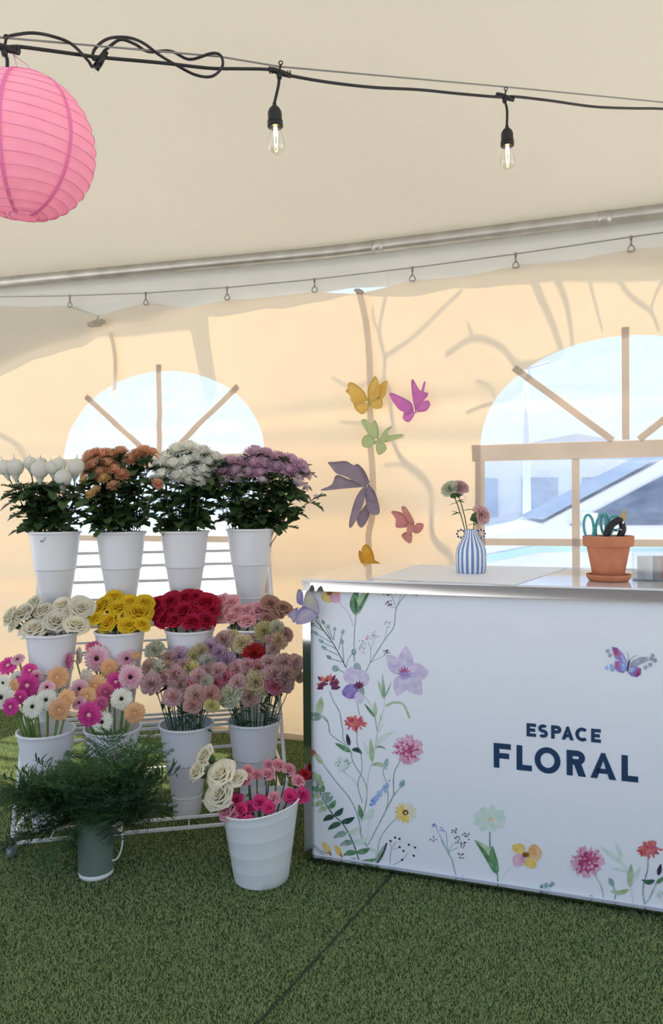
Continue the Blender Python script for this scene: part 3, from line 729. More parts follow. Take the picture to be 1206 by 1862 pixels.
L5([(715, 335), (670, 430), (668, 560), (660, 600), (600, 720), (480, 950)], 1.8, I_sage, Z6)
LF(Z6, (600, 385), (625, 315), 34, I_teal, 2); L5([(600, 385), (590, 420), (620, 520), (625, 640), (595, 740)], 1.6, I_sage, Z6)
L5([(715, 530), (660, 600)], 1.6, I_sage, Z6); LF(Z6, (715, 530), (745, 470), 40, I_teal, 2)
r0 = random.Random(9)
for i in range(34):
    t = i / 33; x = 505 + 125 * t; y = 660 - 165 * t; 
    pr.oval(Z6(x + r0.uniform(-22, 22) * (1 - t * .5), y + r0.uniform(-16, 16)), 3.4 - 1.2 * t, 2.6 - t, r0.random() * 3, I_blue, 1 + i % 4)
for i, a in enumerate(range(0, 360, 26)):
    LF(Z6, (755 + 18 * math.cos(R(a)), 712 + 18 * math.sin(R(a))), (755 + 84 * math.cos(R(a)), 712 + 84 * math.sin(R(a))), 30, I_yel if 60 < a < 250 else I_cream, 1 + i % 2)
pr.oval(Z6(755, 712), 5.5, 5, 0, I_brn, 4); pr.oval(Z6(757, 714), 2, 2, 0, I_cream, 5)
L5([(710, 740), (640, 800), (570, 900), (550, 1000)], 1.3, I_sage, Z6)
LF(Z6, (440, 765), (412, 650), 36, I_green, 1); LF(Z6, (442, 765), (520, 675), 56, I_mint, 1, 4)
L5([(425, 820), (430, 880), (475, 965)], 2.4, I_sage, Z6); L5([(490, 730), (480, 900)], .8, I_mint, Z6)
# fern branch
L5([(82, 420), (140, 590), (220, 720), (300, 800), (370, 930), (415, 1065)], 2, I_dark, Z6)
for a, b, mm in (((95, 480), (78, 410), I_lgreen), ((105, 500), (125, 430), I_lgreen), ((120, 520), (150, 480), I_lgreen), ((120, 560), (70, 530), I_green), ((125, 560), (160, 515), I_green), ((135, 590), (70, 600), I_lgreen), ((135, 590), (210, 565), I_sage), ((160, 640), (90, 665), I_lgreen), ((155, 635), (225, 590), I_sage), ((185, 680), (115, 712), I_lgreen), ((190, 680), (245, 620), I_green), ((235, 740), (150, 775), I_dark), ((235, 735), (300, 675), I_dark), ((285, 790), (185, 840), I_dark), ((285, 785), (385, 745), I_dark), ((330, 860), (225, 900), I_sage), ((335, 865), (425, 820), I_mint), ((370, 930), (270, 955), I_sage), ((372, 930), (485, 900), I_mint), ((395, 1005), (298, 1025), I_green), ((398, 1005), (500, 970), I_green), ((410, 1075), (330, 1065), I_sage), ((415, 1080), (545, 1050), I_green)):
    LF(Z6, a, b, 42, mm, 2, 2)
pr.line([Z6(*p) for p in ((475, 975), (530, 990), (548, 1020), (535, 1045))], 6, I_mint, 1)
LF(Z6, (535, 1098), (620, 930), 44, I_sage, 1); L5([(535, 1098), (590, 1010), (618, 935)], 2.6, I_blk, Z6, 3)
LF(Z6, (205, 1010), (145, 920), 46, I_yel, 2); LF(Z6, (285, 1030), (240, 948), 42, I_yel, 2); LF(Z6, (215, 1025), (190, 990), 14, I_rust, 3); LF(Z6, (295, 1045), (275, 1005), 14, I_rust, 3)
L5([(88, 950), (130, 990), (195, 1015), (235, 1050)], 1, I_blk, Z6); L5([(88, 960), (120, 1000), (220, 1040)], .8, I_blk, Z6); L5([(100, 1030), (160, 1018)], .7, I_blk, Z6)
L5([(640, 1110), (650, 990), (685, 930)], 1, I_grey, Z6); L5([(640, 1110), (730, 1060), (775, 1005)], 1, I_grey, Z6); L5([(655, 985), (640, 920)], .8, I_grey, Z6); L5([(655, 985), (715, 965)], .8, I_grey, Z6)
for p in ((645, 920), (678, 895), (710, 905), (712, 965), (780, 948), (825, 968), (740, 993), (815, 1028), (730, 1058), (640, 1106)): pr.oval(Z6(*p), 2.4, 1.8, .6, I_blk, 2)
# --- bottom run (Z7)
L5([(165, 550), (143, 445)], 1.6, I_teal, Z7)
for e in ((65, 290), (115, 310), (150, 370), (175, 390), (90, 350)): L5([(143, 445), (125, 415), e], 1, I_teal, Z7)
for c, s_ in (((58, 275), 14), ((95, 300), 14), ((155, 305), 12), ((50, 345), 16), ((165, 350), 18), ((215, 335), 18), ((205, 375), 16), ((185, 430), 16), ((198, 540), 8)): specks(Z7, c, s_, s_, 9, I_blk if c[0] > 140 else I_vio, c[0] + 7, 8)
L5([(335, 290), (338, 400), (372, 520), (374, 585)], 1.9, I_green, Z7)
for i, a in enumerate(range(0, 360, 40)): pr.oval(Z7(335 + 48 * math.cos(R(a)), 246 + 34 * math.sin(R(a))), 13, 7.5, math.atan2(34 * math.sin(R(a)), 48 * math.cos(R(a))), I_mint, 1, .08, i)
specks(Z7, (341, 246), 14, 9, 11, I_oran, 2, 9)
LF(Z7, (370, 525), (258, 350), 54, I_lgreen, 1, 8); LF(Z7, (370, 522), (256, 348), 22, I_green, 3, 2); LF(Z7, (372, 522), (348, 380), 46, I_green, 2, -4)
pansy(Z7, (516, 425), [(-35, -30, 34, 26, .3, I_yel), (45, -8, 34, 44, -.2, I_oran), (24, 42, 32, 28, .2, I_yel), (-36, 28, 32, 32, 0, I_pink), (30, 0, 26, 36, 0, I_yel)], 22)
L5([(442, 485), (405, 530), (388, 580)], .8, I_mint, Z7)
L5([(580, 618), (620, 590), (650, 575)], 1.4, I_teal, Z7)
for a, b in (((552, 618), (562, 590)), ((590, 600), (600, 572)), ((612, 590), (622, 565)), ((630, 585), (665, 568)), ((610, 607), (650, 605)), ((640, 570), (662, 570))): LF(Z7, a, b, 18, I_teal, 2)
pompom(Z7, (822, 462), 82, 72, [I_pink, I_mag, I_pink, I_mag], 130, 15, 26)
L5([(865, 528), (900, 600), (906, 670)], 1.2, I_sage, Z7)
LF(Z7, (865, 662), (838, 628), 24, I_teal, 1); LF(Z7, (945, 672), (918, 655), 14, I_mint, 1)
L5([(955, 678), (968, 620), (955, 585)], 1.5, I_teal, Z7); LF(Z7, (955, 585), (935, 540), 26, I_teal, 2)
LF(Z7, (1035, 600), (938, 605), 24, I_lgreen, 1, -5); L5([(1060, 690), (1045, 600), (1020, 500), (990, 440)], 1.5, I_mint, Z7)
LF(Z7, (1005, 470), (890, 382), 22, I_mint, 1); LF(Z7, (1000, 440), (965, 362), 16, I_mint, 1); LF(Z7, (1018, 505), (948, 492), 16, I_mint, 1)
LF(Z7, (1040, 590), (1045, 470), 30, I_lgreen, 2); LF(Z7, (1045, 570), (1095, 485), 18, I_mint, 1)
pompom(Z7, (1140, 400), 58, 34, [I_red, I_red, I_mag], 60, 6, 22)
L5([(1130, 440), (1128, 500), (1105, 600), (1118, 705)], 1.7, I_teal, Z7); LF(Z7, (1165, 555), (1098, 550), 26, I_dark, 2, -4); LF(Z7, (1182, 530), (1195, 470), 22, I_blk, 2)
L5([(1175, 560), (1140, 640), (1095, 700)], 1.6, I_sage, Z7); LF(Z7, (1172, 570), (1215, 535), 22, I_green, 1)
pompom(Z7, (1200, 630), 24, 16, [I_mint, I_sage], 16, 2, 16)
# right of the frame the panel goes on with the same kind of blooms
pompom(Z7, (1330, 520), 70, 60, [I_pink, I_mag], 80, 21, 26); L5([(1330, 580), (1320, 740)], 1.5, I_sage, Z7)
# --- butterfly motif
for pts, mm, lay in (([(882, 125), (915, 130), (950, 165), (978, 215), (985, 240), (940, 215), (905, 200), (890, 165)], I_vio, 2), ([(900, 215), (940, 212), (982, 245), (975, 270), (955, 292), (925, 285), (898, 262)], I_vio, 3), ([(1000, 245), (1030, 250), (1068, 262), (1066, 300), (1040, 318), (1005, 310), (984, 290)], I_vio, 3), ([(998, 235), (1015, 210), (1060, 190), (1110, 190), (1080, 225), (1040, 250), (1000, 262)], I_grey, 2)):
    pr.px([Z8(*p) for p in pts], mm, lay)
for pts in ([(940, 175), (965, 200), (982, 240), (950, 218)], [(945, 225), (978, 245), (965, 285), (940, 270)], [(1000, 255), (1030, 258), (1015, 290), (988, 285)]): pr.px([Z8(*p) for p in pts], I_blue, 5)
for pts in ([(890, 135), (912, 140), (935, 175), (905, 185)], [(905, 225), (925, 222), (925, 262), (903, 255)], [(1040, 265), (1064, 270), (1060, 300), (1040, 310)]): pr.px([Z8(*p) for p in pts], I_mag, 5)
pr.line([Z8(*p) for p in ((992, 212), (980, 280))], 2.2, I_blk, 7); pr.line([Z8(*p) for p in ((990, 212), (985, 180), (975, 158))], .6, I_blk, 7); pr.line([Z8(*p) for p in ((994, 212), (1015, 190), (1040, 180))], .6, I_blk, 7)
for p in ((855, 152), (870, 180), (880, 245), (850, 258), (885, 270), (1100, 205), (1130, 200), (1155, 212), (1140, 180), (1095, 255), (1125, 238), (1085, 215)):
    for a in range(0, 360, 72): pr.leaf(Z8(*p), Z8(p[0] + 17 * math.cos(R(a)), p[1] + 17 * math.sin(R(a))), 3, I_grey if p[0] > 900 or p[1] < 200 else I_blue, 1)
prt = pr.mb; o = prt.build('floral_print', None, cr_, False); o['label'] = 'painted wildflowers and butterfly printed on the panel'
# --- lettering
M_navy = mat('navy_ink', (.012, .045, .115), .4)
lt = Print()
def letters(word, ex, top, bot, th):
    s_l = pan(*Z8(ex[0][0], (top + bot) / 2))[0]
    z1 = pan(*Z8(ex[0][0], top))[1]; z0 = pan(*Z8(ex[0][0], bot))[1]; H = z1 - z0; wb_ = H * th
    def rc(x0, z0_, x1, z1_): lt.ngon([(x0, z0_), (x1, z0_), (x1, z1_), (x0, z1_)], M_navy, 9)
    def arc(cx, cz, rx, rz, a0, a1, n=20, lay=9):
        P = [(cx + rx * math.cos(R(a0 + (a1 - a0) * i / n)), cz + rz * math.sin(R(a0 + (a1 - a0) * i / n))) for i in range(n + 1)]
        y = FY - .0004 - lay * .00012; vs = []; 
        for i, (x, z) in enumerate(P):
            dx = (x - cx) / rx; dz = (z - cz) / rz; L_ = math.hypot(dx, dz); dx /= L_; dz /= L_
            vs += [(x + dx * wb_ / 2, y, z + dz * wb_ / 2), (x - dx * wb_ / 2, y, z - dz * wb_ / 2)]
        lt.mb.add(vs, [(2 * i, 2 * i + 1, 2 * i + 3, 2 * i + 2) for i in range(n)], M_navy)
    for ch, (xa, xb) in zip(word, ex):
        x0 = pan(*Z8(xa, (top + bot) / 2 + 30))[0]; x1 = pan(*Z8(xb, (top + bot) / 2 + 30))[0]; W = x1 - x0
        if ch in 'EFL':
            rc(x0, z0, x0 + wb_, z1)
            if ch in 'EL': rc(x0 + wb_, z0, x1, z0 + wb_)
            if ch in 'EF': rc(x0 + wb_, z1 - wb_, x1, z1); rc(x0 + wb_, z0 + H * .5 - wb_ * .5, x1 - W * .1, z0 + H * .5 + wb_ * .5)
        elif ch == 'O': arc((x0 + x1) / 2, (z0 + z1) / 2, W / 2 - wb_ / 2, H / 2 - wb_ / 2 + H * .02, 0, 360, 40)
        elif ch == 'C': arc(x0 + W * .55, (z0 + z1) / 2, W * .55 - wb_ / 2, H / 2 - wb_ / 2 + H * .01, 45, 315, 30)
        elif ch in 'PR':
            rc(x0, z0, x0 + wb_, z1); hb_ = H * (.56 if ch == 'R' else .6); cz = z1 - hb_ / 2; rz = hb_ / 2 - wb_ / 2; cx = x1 - rz - wb_ / 2 - (W * .05 if ch == 'R' else 0)
            rc(x0 + wb_, z1 - wb_, cx, z1); rc(x0 + wb_, z1 - hb_, cx, z1 - hb_ + wb_); arc(cx, cz, rz, rz, -90, 90, 16)
            if ch == 'R': lt.ngon([(x1 - wb_ * 1.25, z0), (x1, z0), (cx + wb_ * .5, z1 - hb_ + wb_ * .5), (cx - wb_ * .75, z1 - hb_ + wb_ * .5)], M_navy, 10)
        elif ch == 'A':
            xm = (x0 + x1) / 2; k = wb_ * .56
            lt.ngon([(x0, z0), (x0 + wb_ * 1.1, z0), (xm + k * .75, z1), (xm - k * .55, z1)], M_navy, 9); lt.ngon([(x1 - wb_ * 1.1, z0), (x1, z0), (xm + k * .55, z1), (xm - k * .75, z1)], M_navy, 10)
            rc(x0 + W * .24, z0 + H * .2, x1 - W * .24, z0 + H * .2 + wb_ * .85)
        elif ch == 'S':
            rz = (H - wb_) / 4; rx = W / 2 - wb_ / 2; cx = (x0 + x1) / 2
            arc(cx, z1 - wb_ / 2 - rz, rx, rz, 35, 270, 20); arc(cx, z0 + wb_ / 2 + rz, rx, rz, 90, -145, 20)
letters('ESPACE', [(341, 402), (415, 477), (497, 562), (563, 641), (650, 729), (750, 812)], 608, 692, .25)
letters('FLORAL', [(133, 242), (278, 375), (392, 556), (595, 718), (745, 909), (943, 1048)], 733, 889, .225)
o = lt.mb.build('lettering', None, cr_, False); o['label'] = 'navy letters reading ESPACE FLORAL'

# things on the counter
def topz(px, py, dz=0): return at_z(px, py, HC + dz)
m = MB(); pp = [topz(672, 1053), topz(762, 1027), topz(905, 1029.5), topz(1032, 1033), topz(938, 1064)]
m.prism([(p.x, p.y, HC + .0006) for p in pp], (0, 0, .0009)); 
tag(m.build('paper_sheet', M_paper, None, False), 'large white paper sheet lying on the left of the counter top', 'paper')

# striped vase
VB = topz(857, 1042); VB.z = HC + .0015
M_vase = bpy.data.materials.new('striped_glaze'); M_vase.use_nodes = True
t = M_vase.node_tree; p = t.nodes['Principled BSDF']; p.inputs['Roughness'].default_value = .22
tcn = t.nodes.new('ShaderNodeTexCoord'); sp_ = t.nodes.new('ShaderNodeSeparateXYZ'); at_ = t.nodes.new('ShaderNodeMath'); at_.operation = 'ARCTAN2'
mu = t.nodes.new('ShaderNodeMath'); mu.operation = 'MULTIPLY'; mu.inputs[1].default_value = 18; sn_ = t.nodes.new('ShaderNodeMath'); sn_.operation = 'SINE'
rp = t.nodes.new('ShaderNodeValToRGB'); rp.color_ramp.elements[0].position = .42; rp.color_ramp.elements[0].color = (.80, .82, .84, 1); rp.color_ramp.elements[1].position = .55; rp.color_ramp.elements[1].color = (.13, .24, .50, 1)
ma = t.nodes.new('ShaderNodeMath'); ma.operation = 'MULTIPLY_ADD'; ma.inputs[1].default_value = .5; ma.inputs[2].default_value = .5
t.links.new(tcn.outputs['Object'], sp_.inputs[0]); t.links.new(sp_.outputs['Y'], at_.inputs[0]); t.links.new(sp_.outputs['X'], at_.inputs[1])
t.links.new(at_.outputs[0], mu.inputs[0]); t.links.new(mu.outputs[0], sn_.inputs[0]); t.links.new(sn_.outputs[0], ma.inputs[0]); t.links.new(ma.outputs[0], rp.inputs[0]); t.links.new(rp.outputs[0], p.inputs['Base Color'])
vr_ = thing('striped_vase', 'blue and white striped ceramic vase with beaded ring handles on the counter', 'vase', VB)
m = MB(); m.lathe([(.001, 0), (.054, 0), (.058, .004), (.0605, .03), (.061, .07), (.058, .095), (.047, .118), (.032, .140), (.0255, .155), (.024, .166), (.026, .173), (.0235, .173), (.0215, .166), (.022, .15), (.03, .13), (.05, .09), (.053, .01), (.001, .008)], 40); m.build('body', M_vase, vr_)
M_bead_w = mat('white_glaze', (.8, .8, .8), .3); M_bead_k = mat('dark_bead', (.03, .03, .05), .3)
for s in (-1, 1):
    m = MB(); m.torus(.0155, .0036, 24, 8, M_bead_w, Matrix.Translation((s * .040, 0, .155)) @ Matrix.Rotation(R(90), 4, 'X'))
    for k in range(8):
        a = k * math.pi / 4; m.lathe([(.001, -.0045), (.0045, -.0015), (.0045, .0015), (.001, .0045)], 8, M_bead_k, Matrix.Translation((s * .040 + .0155 * math.cos(a), -.001, .155 + .0155 * math.sin(a))))
    m.build('ring_handle', None, vr_)

# terracotta
M_terra = mat('terracotta', (.52, .19, .095), .8, spec=.2, col2=(.58, .24, .13), vscale=25)
TB = topz(1107, 1056); TB.z = HC
sr = MB(); sr.lathe([(.001, 0), (.062, 0), (.068, .004), (.075, .016), (.076, .024), (.071, .024), (.067, .012), (.001, .010)], 40)
so = sr.build('saucer', M_terra, None, loc=TB); tag(so, 'round terracotta saucer under the terracotta pot', 'saucer')
PB = TB + Vector((-.001, 0, .0105))
pm = MB(); pm.lathe([(.001, 0), (.049, 0), (.052, .003), (.072, .108), (.0735, .112), (.082, .112), (.0845, .116), (.0865, .146), (.0845, .149), (.079, .149), (.076, .142), (.067, .10), (.047, .012), (.001, .012)], 48)
po = pm.build('terracotta_pot', M_terra, None, loc=PB); autosmooth(po, 45); tag(po, 'terracotta flower pot holding scissors and pruners on the counter', 'pot')
M_teal = mat('teal_plastic', (.07, .36, .36), .3, spec=.5); M_steel = mat('steel_blade', (.55, .55, .55), .25, 1.0); M_gold = mat('coated_blade', (.42, .32, .20), .3, .9); M_pivot = mat('pivot_screw', (.7, .7, .7), .2, 1)
def scissors(label, loops, piv, tip, Yd):
    base = PB + Vector((0, 0, .012)); pv = at_y(*piv, Yd); r = thing('scissors', label, 'scissors', base)
    tp = at_y(*tip, Yd); tp.z = max(tp.z, PB.z + .014)
    for k, (cx, cy, rx, ry, an) in enumerate(loops):
        c = at_y(cx, cy, Yd + .012 * k); m = MB(); pts = []
        for i in range(25):
            a = 2 * math.pi * i / 24; x = rx * math.cos(a) * Yd / FPX; z = ry * math.sin(a) * Yd / FPX; ca = math.cos(R(an)); sa = math.sin(R(an))
            pts.append(c + Vector((x * ca - z * sa, 0, x * sa + z * ca)) - base)
        m.tube(pts, .0048, 8); low = min(pts, key=lambda q: (q - (pv - base)).length); m.tube([low, (low + pv - base) / 2 + Vector((0, 0, .004)), pv - base], [.005, .006, .005], 8)
        m.build('handle', M_teal, r)
        b = MB(); d = (tp - pv).normalized(); sx = Vector((.006, 0, 0)); p0 = pv - base; p1 = tp - base + Vector((.004 * (k * 2 - 1), 0, 0))
        b.prism([p0 - sx, p0 + sx, p1], (0, .0018, 0)); b.build('blade', M_steel, r, False)
    b = MB(); b.lathe([(.001, -.004), (.005, -.004), (.005, .004), (.001, .004)], 12, M=Matrix.Translation(pv - base) @ Matrix.Rotation(R(90), 4, 'X')); b.build('pivot', M_pivot, r)
scissors('teal-handled scissors at the left of the terracotta pot', [(1071, 958, 9, 22, 4), (1093, 958, 9, 23, -8)], (1084, 995), (1100, 1040), PB.y - .01)
scissors('teal-handled scissors standing behind the pruners in the terracotta pot', [(1101, 954, 8, 20, 6), (1120, 951, 13, 13, 20)], (1102, 992), (1108, 1040), PB.y + .025)
# pruners: handles in the pot, blades up
Yp = PB.y - .02; base = PB + Vector((0, 0, .012)); r = thing('pruning_shears', 'black-handled pruning shears with bronze blade, handles down in the terracotta pot', 'pruning shears', base)
def P_(x, y, dy=0): return at_y(x, y, Yp + dy) - base
for k, pts in enumerate(([(1131, 948), (1124, 946), (1112, 955), (1103, 973), (1098, 1000)], [(1131, 950), (1133, 963), (1128, 975), (1121, 1000)])):
    m = MB(); q = [P_(x, y, -.006 + .012 * k) for x, y in pts]; sp2 = smooth_path(q, 5); nn = len(sp2)
    m.tube(sp2, [.006 + .006 * math.sin(math.pi * min(1, .25 + .6 * i / nn)) for i in range(nn)], 10); m.build('grip', M_black, r)
m = MB(); q = [P_(x, y) for x, y in [(1127, 950), (1126, 943), (1131, 932), (1137, 926), (1140, 933), (1139, 945), (1135, 953)]]; m.prism(q, (0, .004, 0)); m.build('blade', M_gold, r, False)
m = MB(); q = [P_(x, y, .005) for x, y in [(1125, 951), (1124, 944), (1127, 938), (1130, 944), (1133, 955)]]; m.prism(q, (0, .004, 0)); m.build('counter_blade', M_steel, r, False)
m = MB(); m.lathe([(.001, -.010), (.007, -.009), (.007, .009), (.001, .010)], 14, M=Matrix.Translation(P_(1130, 950)) @ Matrix.Rotation(R(90), 4, 'X')); m.build('pivot', M_pivot, r)
m = MB(); q = [P_(1121, 966), P_(1124, 963), P_(1128, 962), P_(1130, 965)]; m.tube([p + Vector((0, -.004 * (i % 2), 0)) for i, p in enumerate(q)], .003, 6); m.build('spring', M_pivot, r)

# acrylic holder with cards
M_acr = glass('clear_acrylic', (.93, .95, .96), 0, .6)
AB = topz(1152, 1057); AB.z = HC
ax = DC.copy(); ay = -NC.copy()
ar = thing('acrylic_card_box', 'clear acrylic box holding cards at the right end of the counter', 'card holder', AB, rot=(0, 0, math.atan2(DC.y, DC.x)))
m = MB(); w_, d_, h_ = .15, .09, .092
m.box((w_ / 2, d_ / 2, .002), (w_, d_, .004)); m.box((w_ / 2, .0015, h_ / 2), (w_, .003, h_)); m.box((w_ / 2, d_ - .0015, h_ / 2 + .01), (w_, .003, h_ + .02)); m.box((.0015, d_ / 2, h_ / 2), (.003, d_, h_)); m.box((w_ - .0015, d_ / 2, h_ / 2), (.003, d_, h_)); m.box((.035, d_ / 2, h_ / 2), (.003, d_ - .008, h_ - .01)) 
m.build('box', M_acr, ar, False)
CM = (Matrix.Translation(AB) @ Matrix.Rotation(math.atan2(DC.y, DC.x), 4, 'Z'))
for i, (x, col, lb) in enumerate(((.012, (.75, .74, .72), 'white card standing at the left in the clear acrylic box'), (.04, (.42, .36, .36), 'taupe card leaning in the middle of the clear acrylic box'), (.085, (.50, .28, .24), 'reddish brown card at the right in the clear acrylic box'))):
    m = MB(); m.box((x + .028, .03 + .012 * i, .046), (.05, .003, .082)); m.v = [tuple(CM @ Vector(q)) for q in m.v]
    c0 = Vector((sum(q[0] for q in m.v) / 8, sum(q[1] for q in m.v) / 8, min(q[2] for q in m.v))); m.v = [tuple(Vector(q) - c0) for q in m.v]
    tag(m.build('card', mat('card_stock_%d' % i, col, .6), None, False, loc=c0), lb, 'card', 'cards in the acrylic box')
# ------------------------------------------------------------------ string lights
def AY(x, y, Y): return at_y(x, y, Y)
def Yl(x): return interp(x, [(-200, 1.50), (5, 1.65), (508, 1.96), (920, 2.30), (1206, 2.58), (1400, 2.8)])
sw = MB(); sw.tube([AY(x, y, Yl(x) + .004) for x, y in ((-150, 56), (0, 68), (400, 103), (508, 121), (920, 158), (1206, 186), (1400, 206))], .0022, 6)
tag(sw.build('support_wire', mat('grey_wire_rope', (.25, .25, .23), .5, .5)), 'taut grey wire rope carrying the string lights', 'wire')
SB = AY(5, 85, Yl(5)); sl = thing('string_lights', 'black outdoor string light cable with clear hanging bulbs across the roof', 'string lights', SB)
def Lc(x, y, dy=0): return AY(x, y, Yl(x) + dy) - SB
m = MB(); r_ = .0042
m.tube(smooth_path([Lc(*p) for p in ((-120, 78), (5, 85), (35, 85), (90, 92), (170, 103), (200, 106), (300, 115), (380, 124), (430, 125), (485, 126), (508, 131), (530, 138), (600, 150), (680, 159), (760, 163), (830, 170), (900, 176), (920, 176), (940, 176), (1000, 183), (1080, 194), (1150, 197), (1206, 198), (1330, 206))], 5), r_, 8)
m.build('cable', M_black, sl)
m = MB()
m.tube(smooth_path([Lc(*p) for p in ((8, 68, .01), (30, 63, .01), (60, 60, .01), (95, 66, -.01), (130, 80, -.01), (160, 110, -.01), (169, 121, .01), (186, 98, .01), (200, 84, .01), (220, 72, -.012), (245, 80, -.012), (270, 94, .01), (310, 93, .012), (345, 108, .01), (385, 97, -.01), (402, 102, -.01), (404, 122, -.012), (385, 139, -.012), (355, 136, .012), (320, 118, .012), (290, 100, -.01), (260, 78, -.01), (230, 68, .012), (195, 71, .012), (172, 90, .01), (170, 108, 0), (186, 100, 0))], 7), .0036, 8)
m.build('loose_cable', M_black, sl)
m = MB(); m.bar(Lc(192, 95), Lc(180, 118), .013); m.bar(Lc(182, 116), Lc(176, 126), .010); pg = m.build('plug', M_black, sl)
m = MB(); m.bar(Lc(178, 124), Lc(173, 134), .0022); m.bar(Lc(175, 123), Lc(170, 130), .0022); m.build('prong', M_pivot, pg)
M_bulb = glass('clear_bulb_glass', (.98, .97, .93), 0, .45); M_fil = emis('warm_filament', (1.0, .72, .38), 22)
def bulb_unit(x, y, sx, sy, ang, lit=True):
    """T connector at (x,y), socket top at (sx,sy)"""
    j = Lc(x, y); m = MB()
    m.tube([j + Vector((-.028, -.008, .004)), j + Vector((-.012, -.004, .002)), j + Vector((.012, .004, -.002)), j + Vector((.030, .010, -.005))], [.0058, .0075, .0075, .0058], 10)
    for e in (-.026, -.020, .021, .027): m.tube([j + Vector((e, e * .3, 0)), j + Vector((e + .003, e * .3, 0))], .0078, 10)
    m.tube([j + Vector((0, 0, -.002)), j + Vector((0, 0, -.018))], [.009, .006], 10)
    m.build('cable_junction', M_black, sl)
    m = MB(); tp = j + Vector((.004, 0, .020)); m.torus(.005, .0016, 12, 6, M=Matrix.Translation(tp + Vector((0, 0, .004))) @ Matrix.Rotation(R(90), 4, 'X')); m.tube([tp, j], .003, 6); m.build('hanging_loop', M_black, sl)
    s0 = AY(sx, sy, Yl(x)) - SB
    m = MB(); m.tube(smooth_path([j + Vector((0, 0, -.012)), (j + s0) / 2 + Vector((.004, 0, .004)), s0], 5), .0040, 8); m.build('drop_lead', M_black, sl)
    so = bpy.data.objects.new('socket', None)
    m = MB(); m.lathe([(.001, 0), (.005, 0), (.006, -.006), (.014, -.014), (.0185, -.024), (.0185, -.046), (.0205, -.047), (.0205, -.050), (.0195, -.051), (.0205, -.054), (.0205, -.061), (.018, -.063), (.001, -.063)], 24)
    so = m.build('socket', M_black, sl, loc=s0, rot=(0, R(ang), 0)); autosmooth(so, 35)
    m = MB(); m.lathe([(.013, -.062), (.0145, -.072), (.020, -.088), (.0235, -.102), (.0235, -.112), (.019, -.124), (.010, -.131), (.001, -.133)], 24); m.build('bulb', M_bulb, so)
    m = MB()
    for k in (-1, 1): m.tube([(k * .004, 0, -.065), (k * .0045, 0, -.078), (k * .003, 0, -.108), (0, 0, -.114)], .0011, 6)
    m.tube([(0, 0, -.062), (0, 0, -.080)], .004, 8); m.build('filament', M_fil, so)
bulb_unit(508, 131, 499, 188, -2); bulb_unit(918, 176, 922, 229, -1); bulb_unit(8, 87, 12, 140, 0)
pl_ = bpy.data.lights.new('lantern_bulb_light', 'POINT'); pl_.energy = .5; pl_.color = (1, .62, .35); pl_.shadow_soft_size = .02
po_ = bpy.data.objects.new('lantern_bulb_light', pl_); C.objects.link(po_); po_.parent = sl; po_.location = AY(18, 222, Yl(8)) - SB

# lantern
M_lan = bpy.data.materials.new('pink_paper'); M_lan.use_nodes = True; t = M_lan.node_tree; N = t.nodes; N.clear()
out = N.new('ShaderNodeOutputMaterial'); d1 = N.new('ShaderNodeBsdfDiffuse'); d2 = N.new('ShaderNodeBsdfTranslucent'); mx = N.new('ShaderNodeMixShader'); mx.inputs[0].default_value = .52
tcn = N.new('ShaderNodeTexCoord'); nz = N.new('ShaderNodeTexNoise'); nz.inputs['Scale'].default_value = 22; nz.inputs['Detail'].default_value = 5
rp = N.new('ShaderNodeValToRGB'); rp.color_ramp.elements[0].color = (.80, .40, .58, 1); rp.color_ramp.elements[1].color = (.89, .52, .68, 1)
t.links.new(tcn.outputs['Object'], nz.inputs['Vector']); t.links.new(nz.outputs['Fac'], rp.inputs[0]); t.links.new(rp.outputs[0], d1.inputs[0]); t.links.new(rp.outputs[0], d2.inputs[0])
t.links.new(d1.outputs[0], mx.inputs[1]); t.links.new(d2.outputs[0], mx.inputs[2]); t.links.new(mx.outputs[0], out.inputs[0])
LY = 1.66; LC_ = AY(42, 268, LY); LR = .155
lr = thing('paper_lantern', 'round ribbed pink paper lantern hanging at top left', 'lantern', LC_)
m = MB(); prof = []; NR = 17
for i in range(NR * 4 + 1):
    a = R(-78 + 156 * i / (NR * 4)); ph = (i % 4) / 4; k = 1 - .018 * math.sin(math.pi * ph); prof.append((LR * k * math.cos(a), LR * k * math.sin(a)))
rn = random.Random(2); vs = []; nn = 72
m.lathe(prof, nn)
m.v = [(x * (1 + .004 * math.sin(9 * math.atan2(y, x) + z * 60)), y * (1 + .004 * math.sin(9 * math.atan2(y, x) + z * 60)), z + .0022 * math.sin(3 * math.atan2(y, x) + z * 25)) for x, y, z in m.v]
m.build('paper_shade', M_lan, lr, rot=(R(4), R(4), 0))
M_rib = mat('pink_wire_rib', (.70, .24, .44), .6)
m = MB()
for i in range(NR + 1):
    a = R(-78 + 156 * i / NR); m.torus(LR * math.cos(a) * 1.001, .0008, 72, 5, M=Matrix.Translation((0, 0, LR * math.sin(a))))
m.v = [(x, y, z + .0022 * math.sin(3 * math.atan2(y, x) + z * 25)) for x, y, z in m.v]
m.build('wire_rib', M_rib, lr, rot=(R(4), R(4), 0))
m = MB()
for a0 in (-84, -30, 30, 95, 150, 215):
    P = [];
    for j in (-.0045, .0045):
        row = []
        for i in range(33):
            b = R(-78 + 156 * i / 32); rr_ = LR * 1.003; an = R(a0) + j / max(.03, LR * math.cos(b)); row.append((rr_ * math.cos(b) * math.cos(an), rr_ * math.cos(b) * math.sin(an), rr_ * math.sin(b)))
        P.append(row)
    m.grid(P)
m.build('paper_seam', mat('pink_seam', (.80, .26, .50), .7, trans=.35), lr, rot=(R(4), R(4), 0))
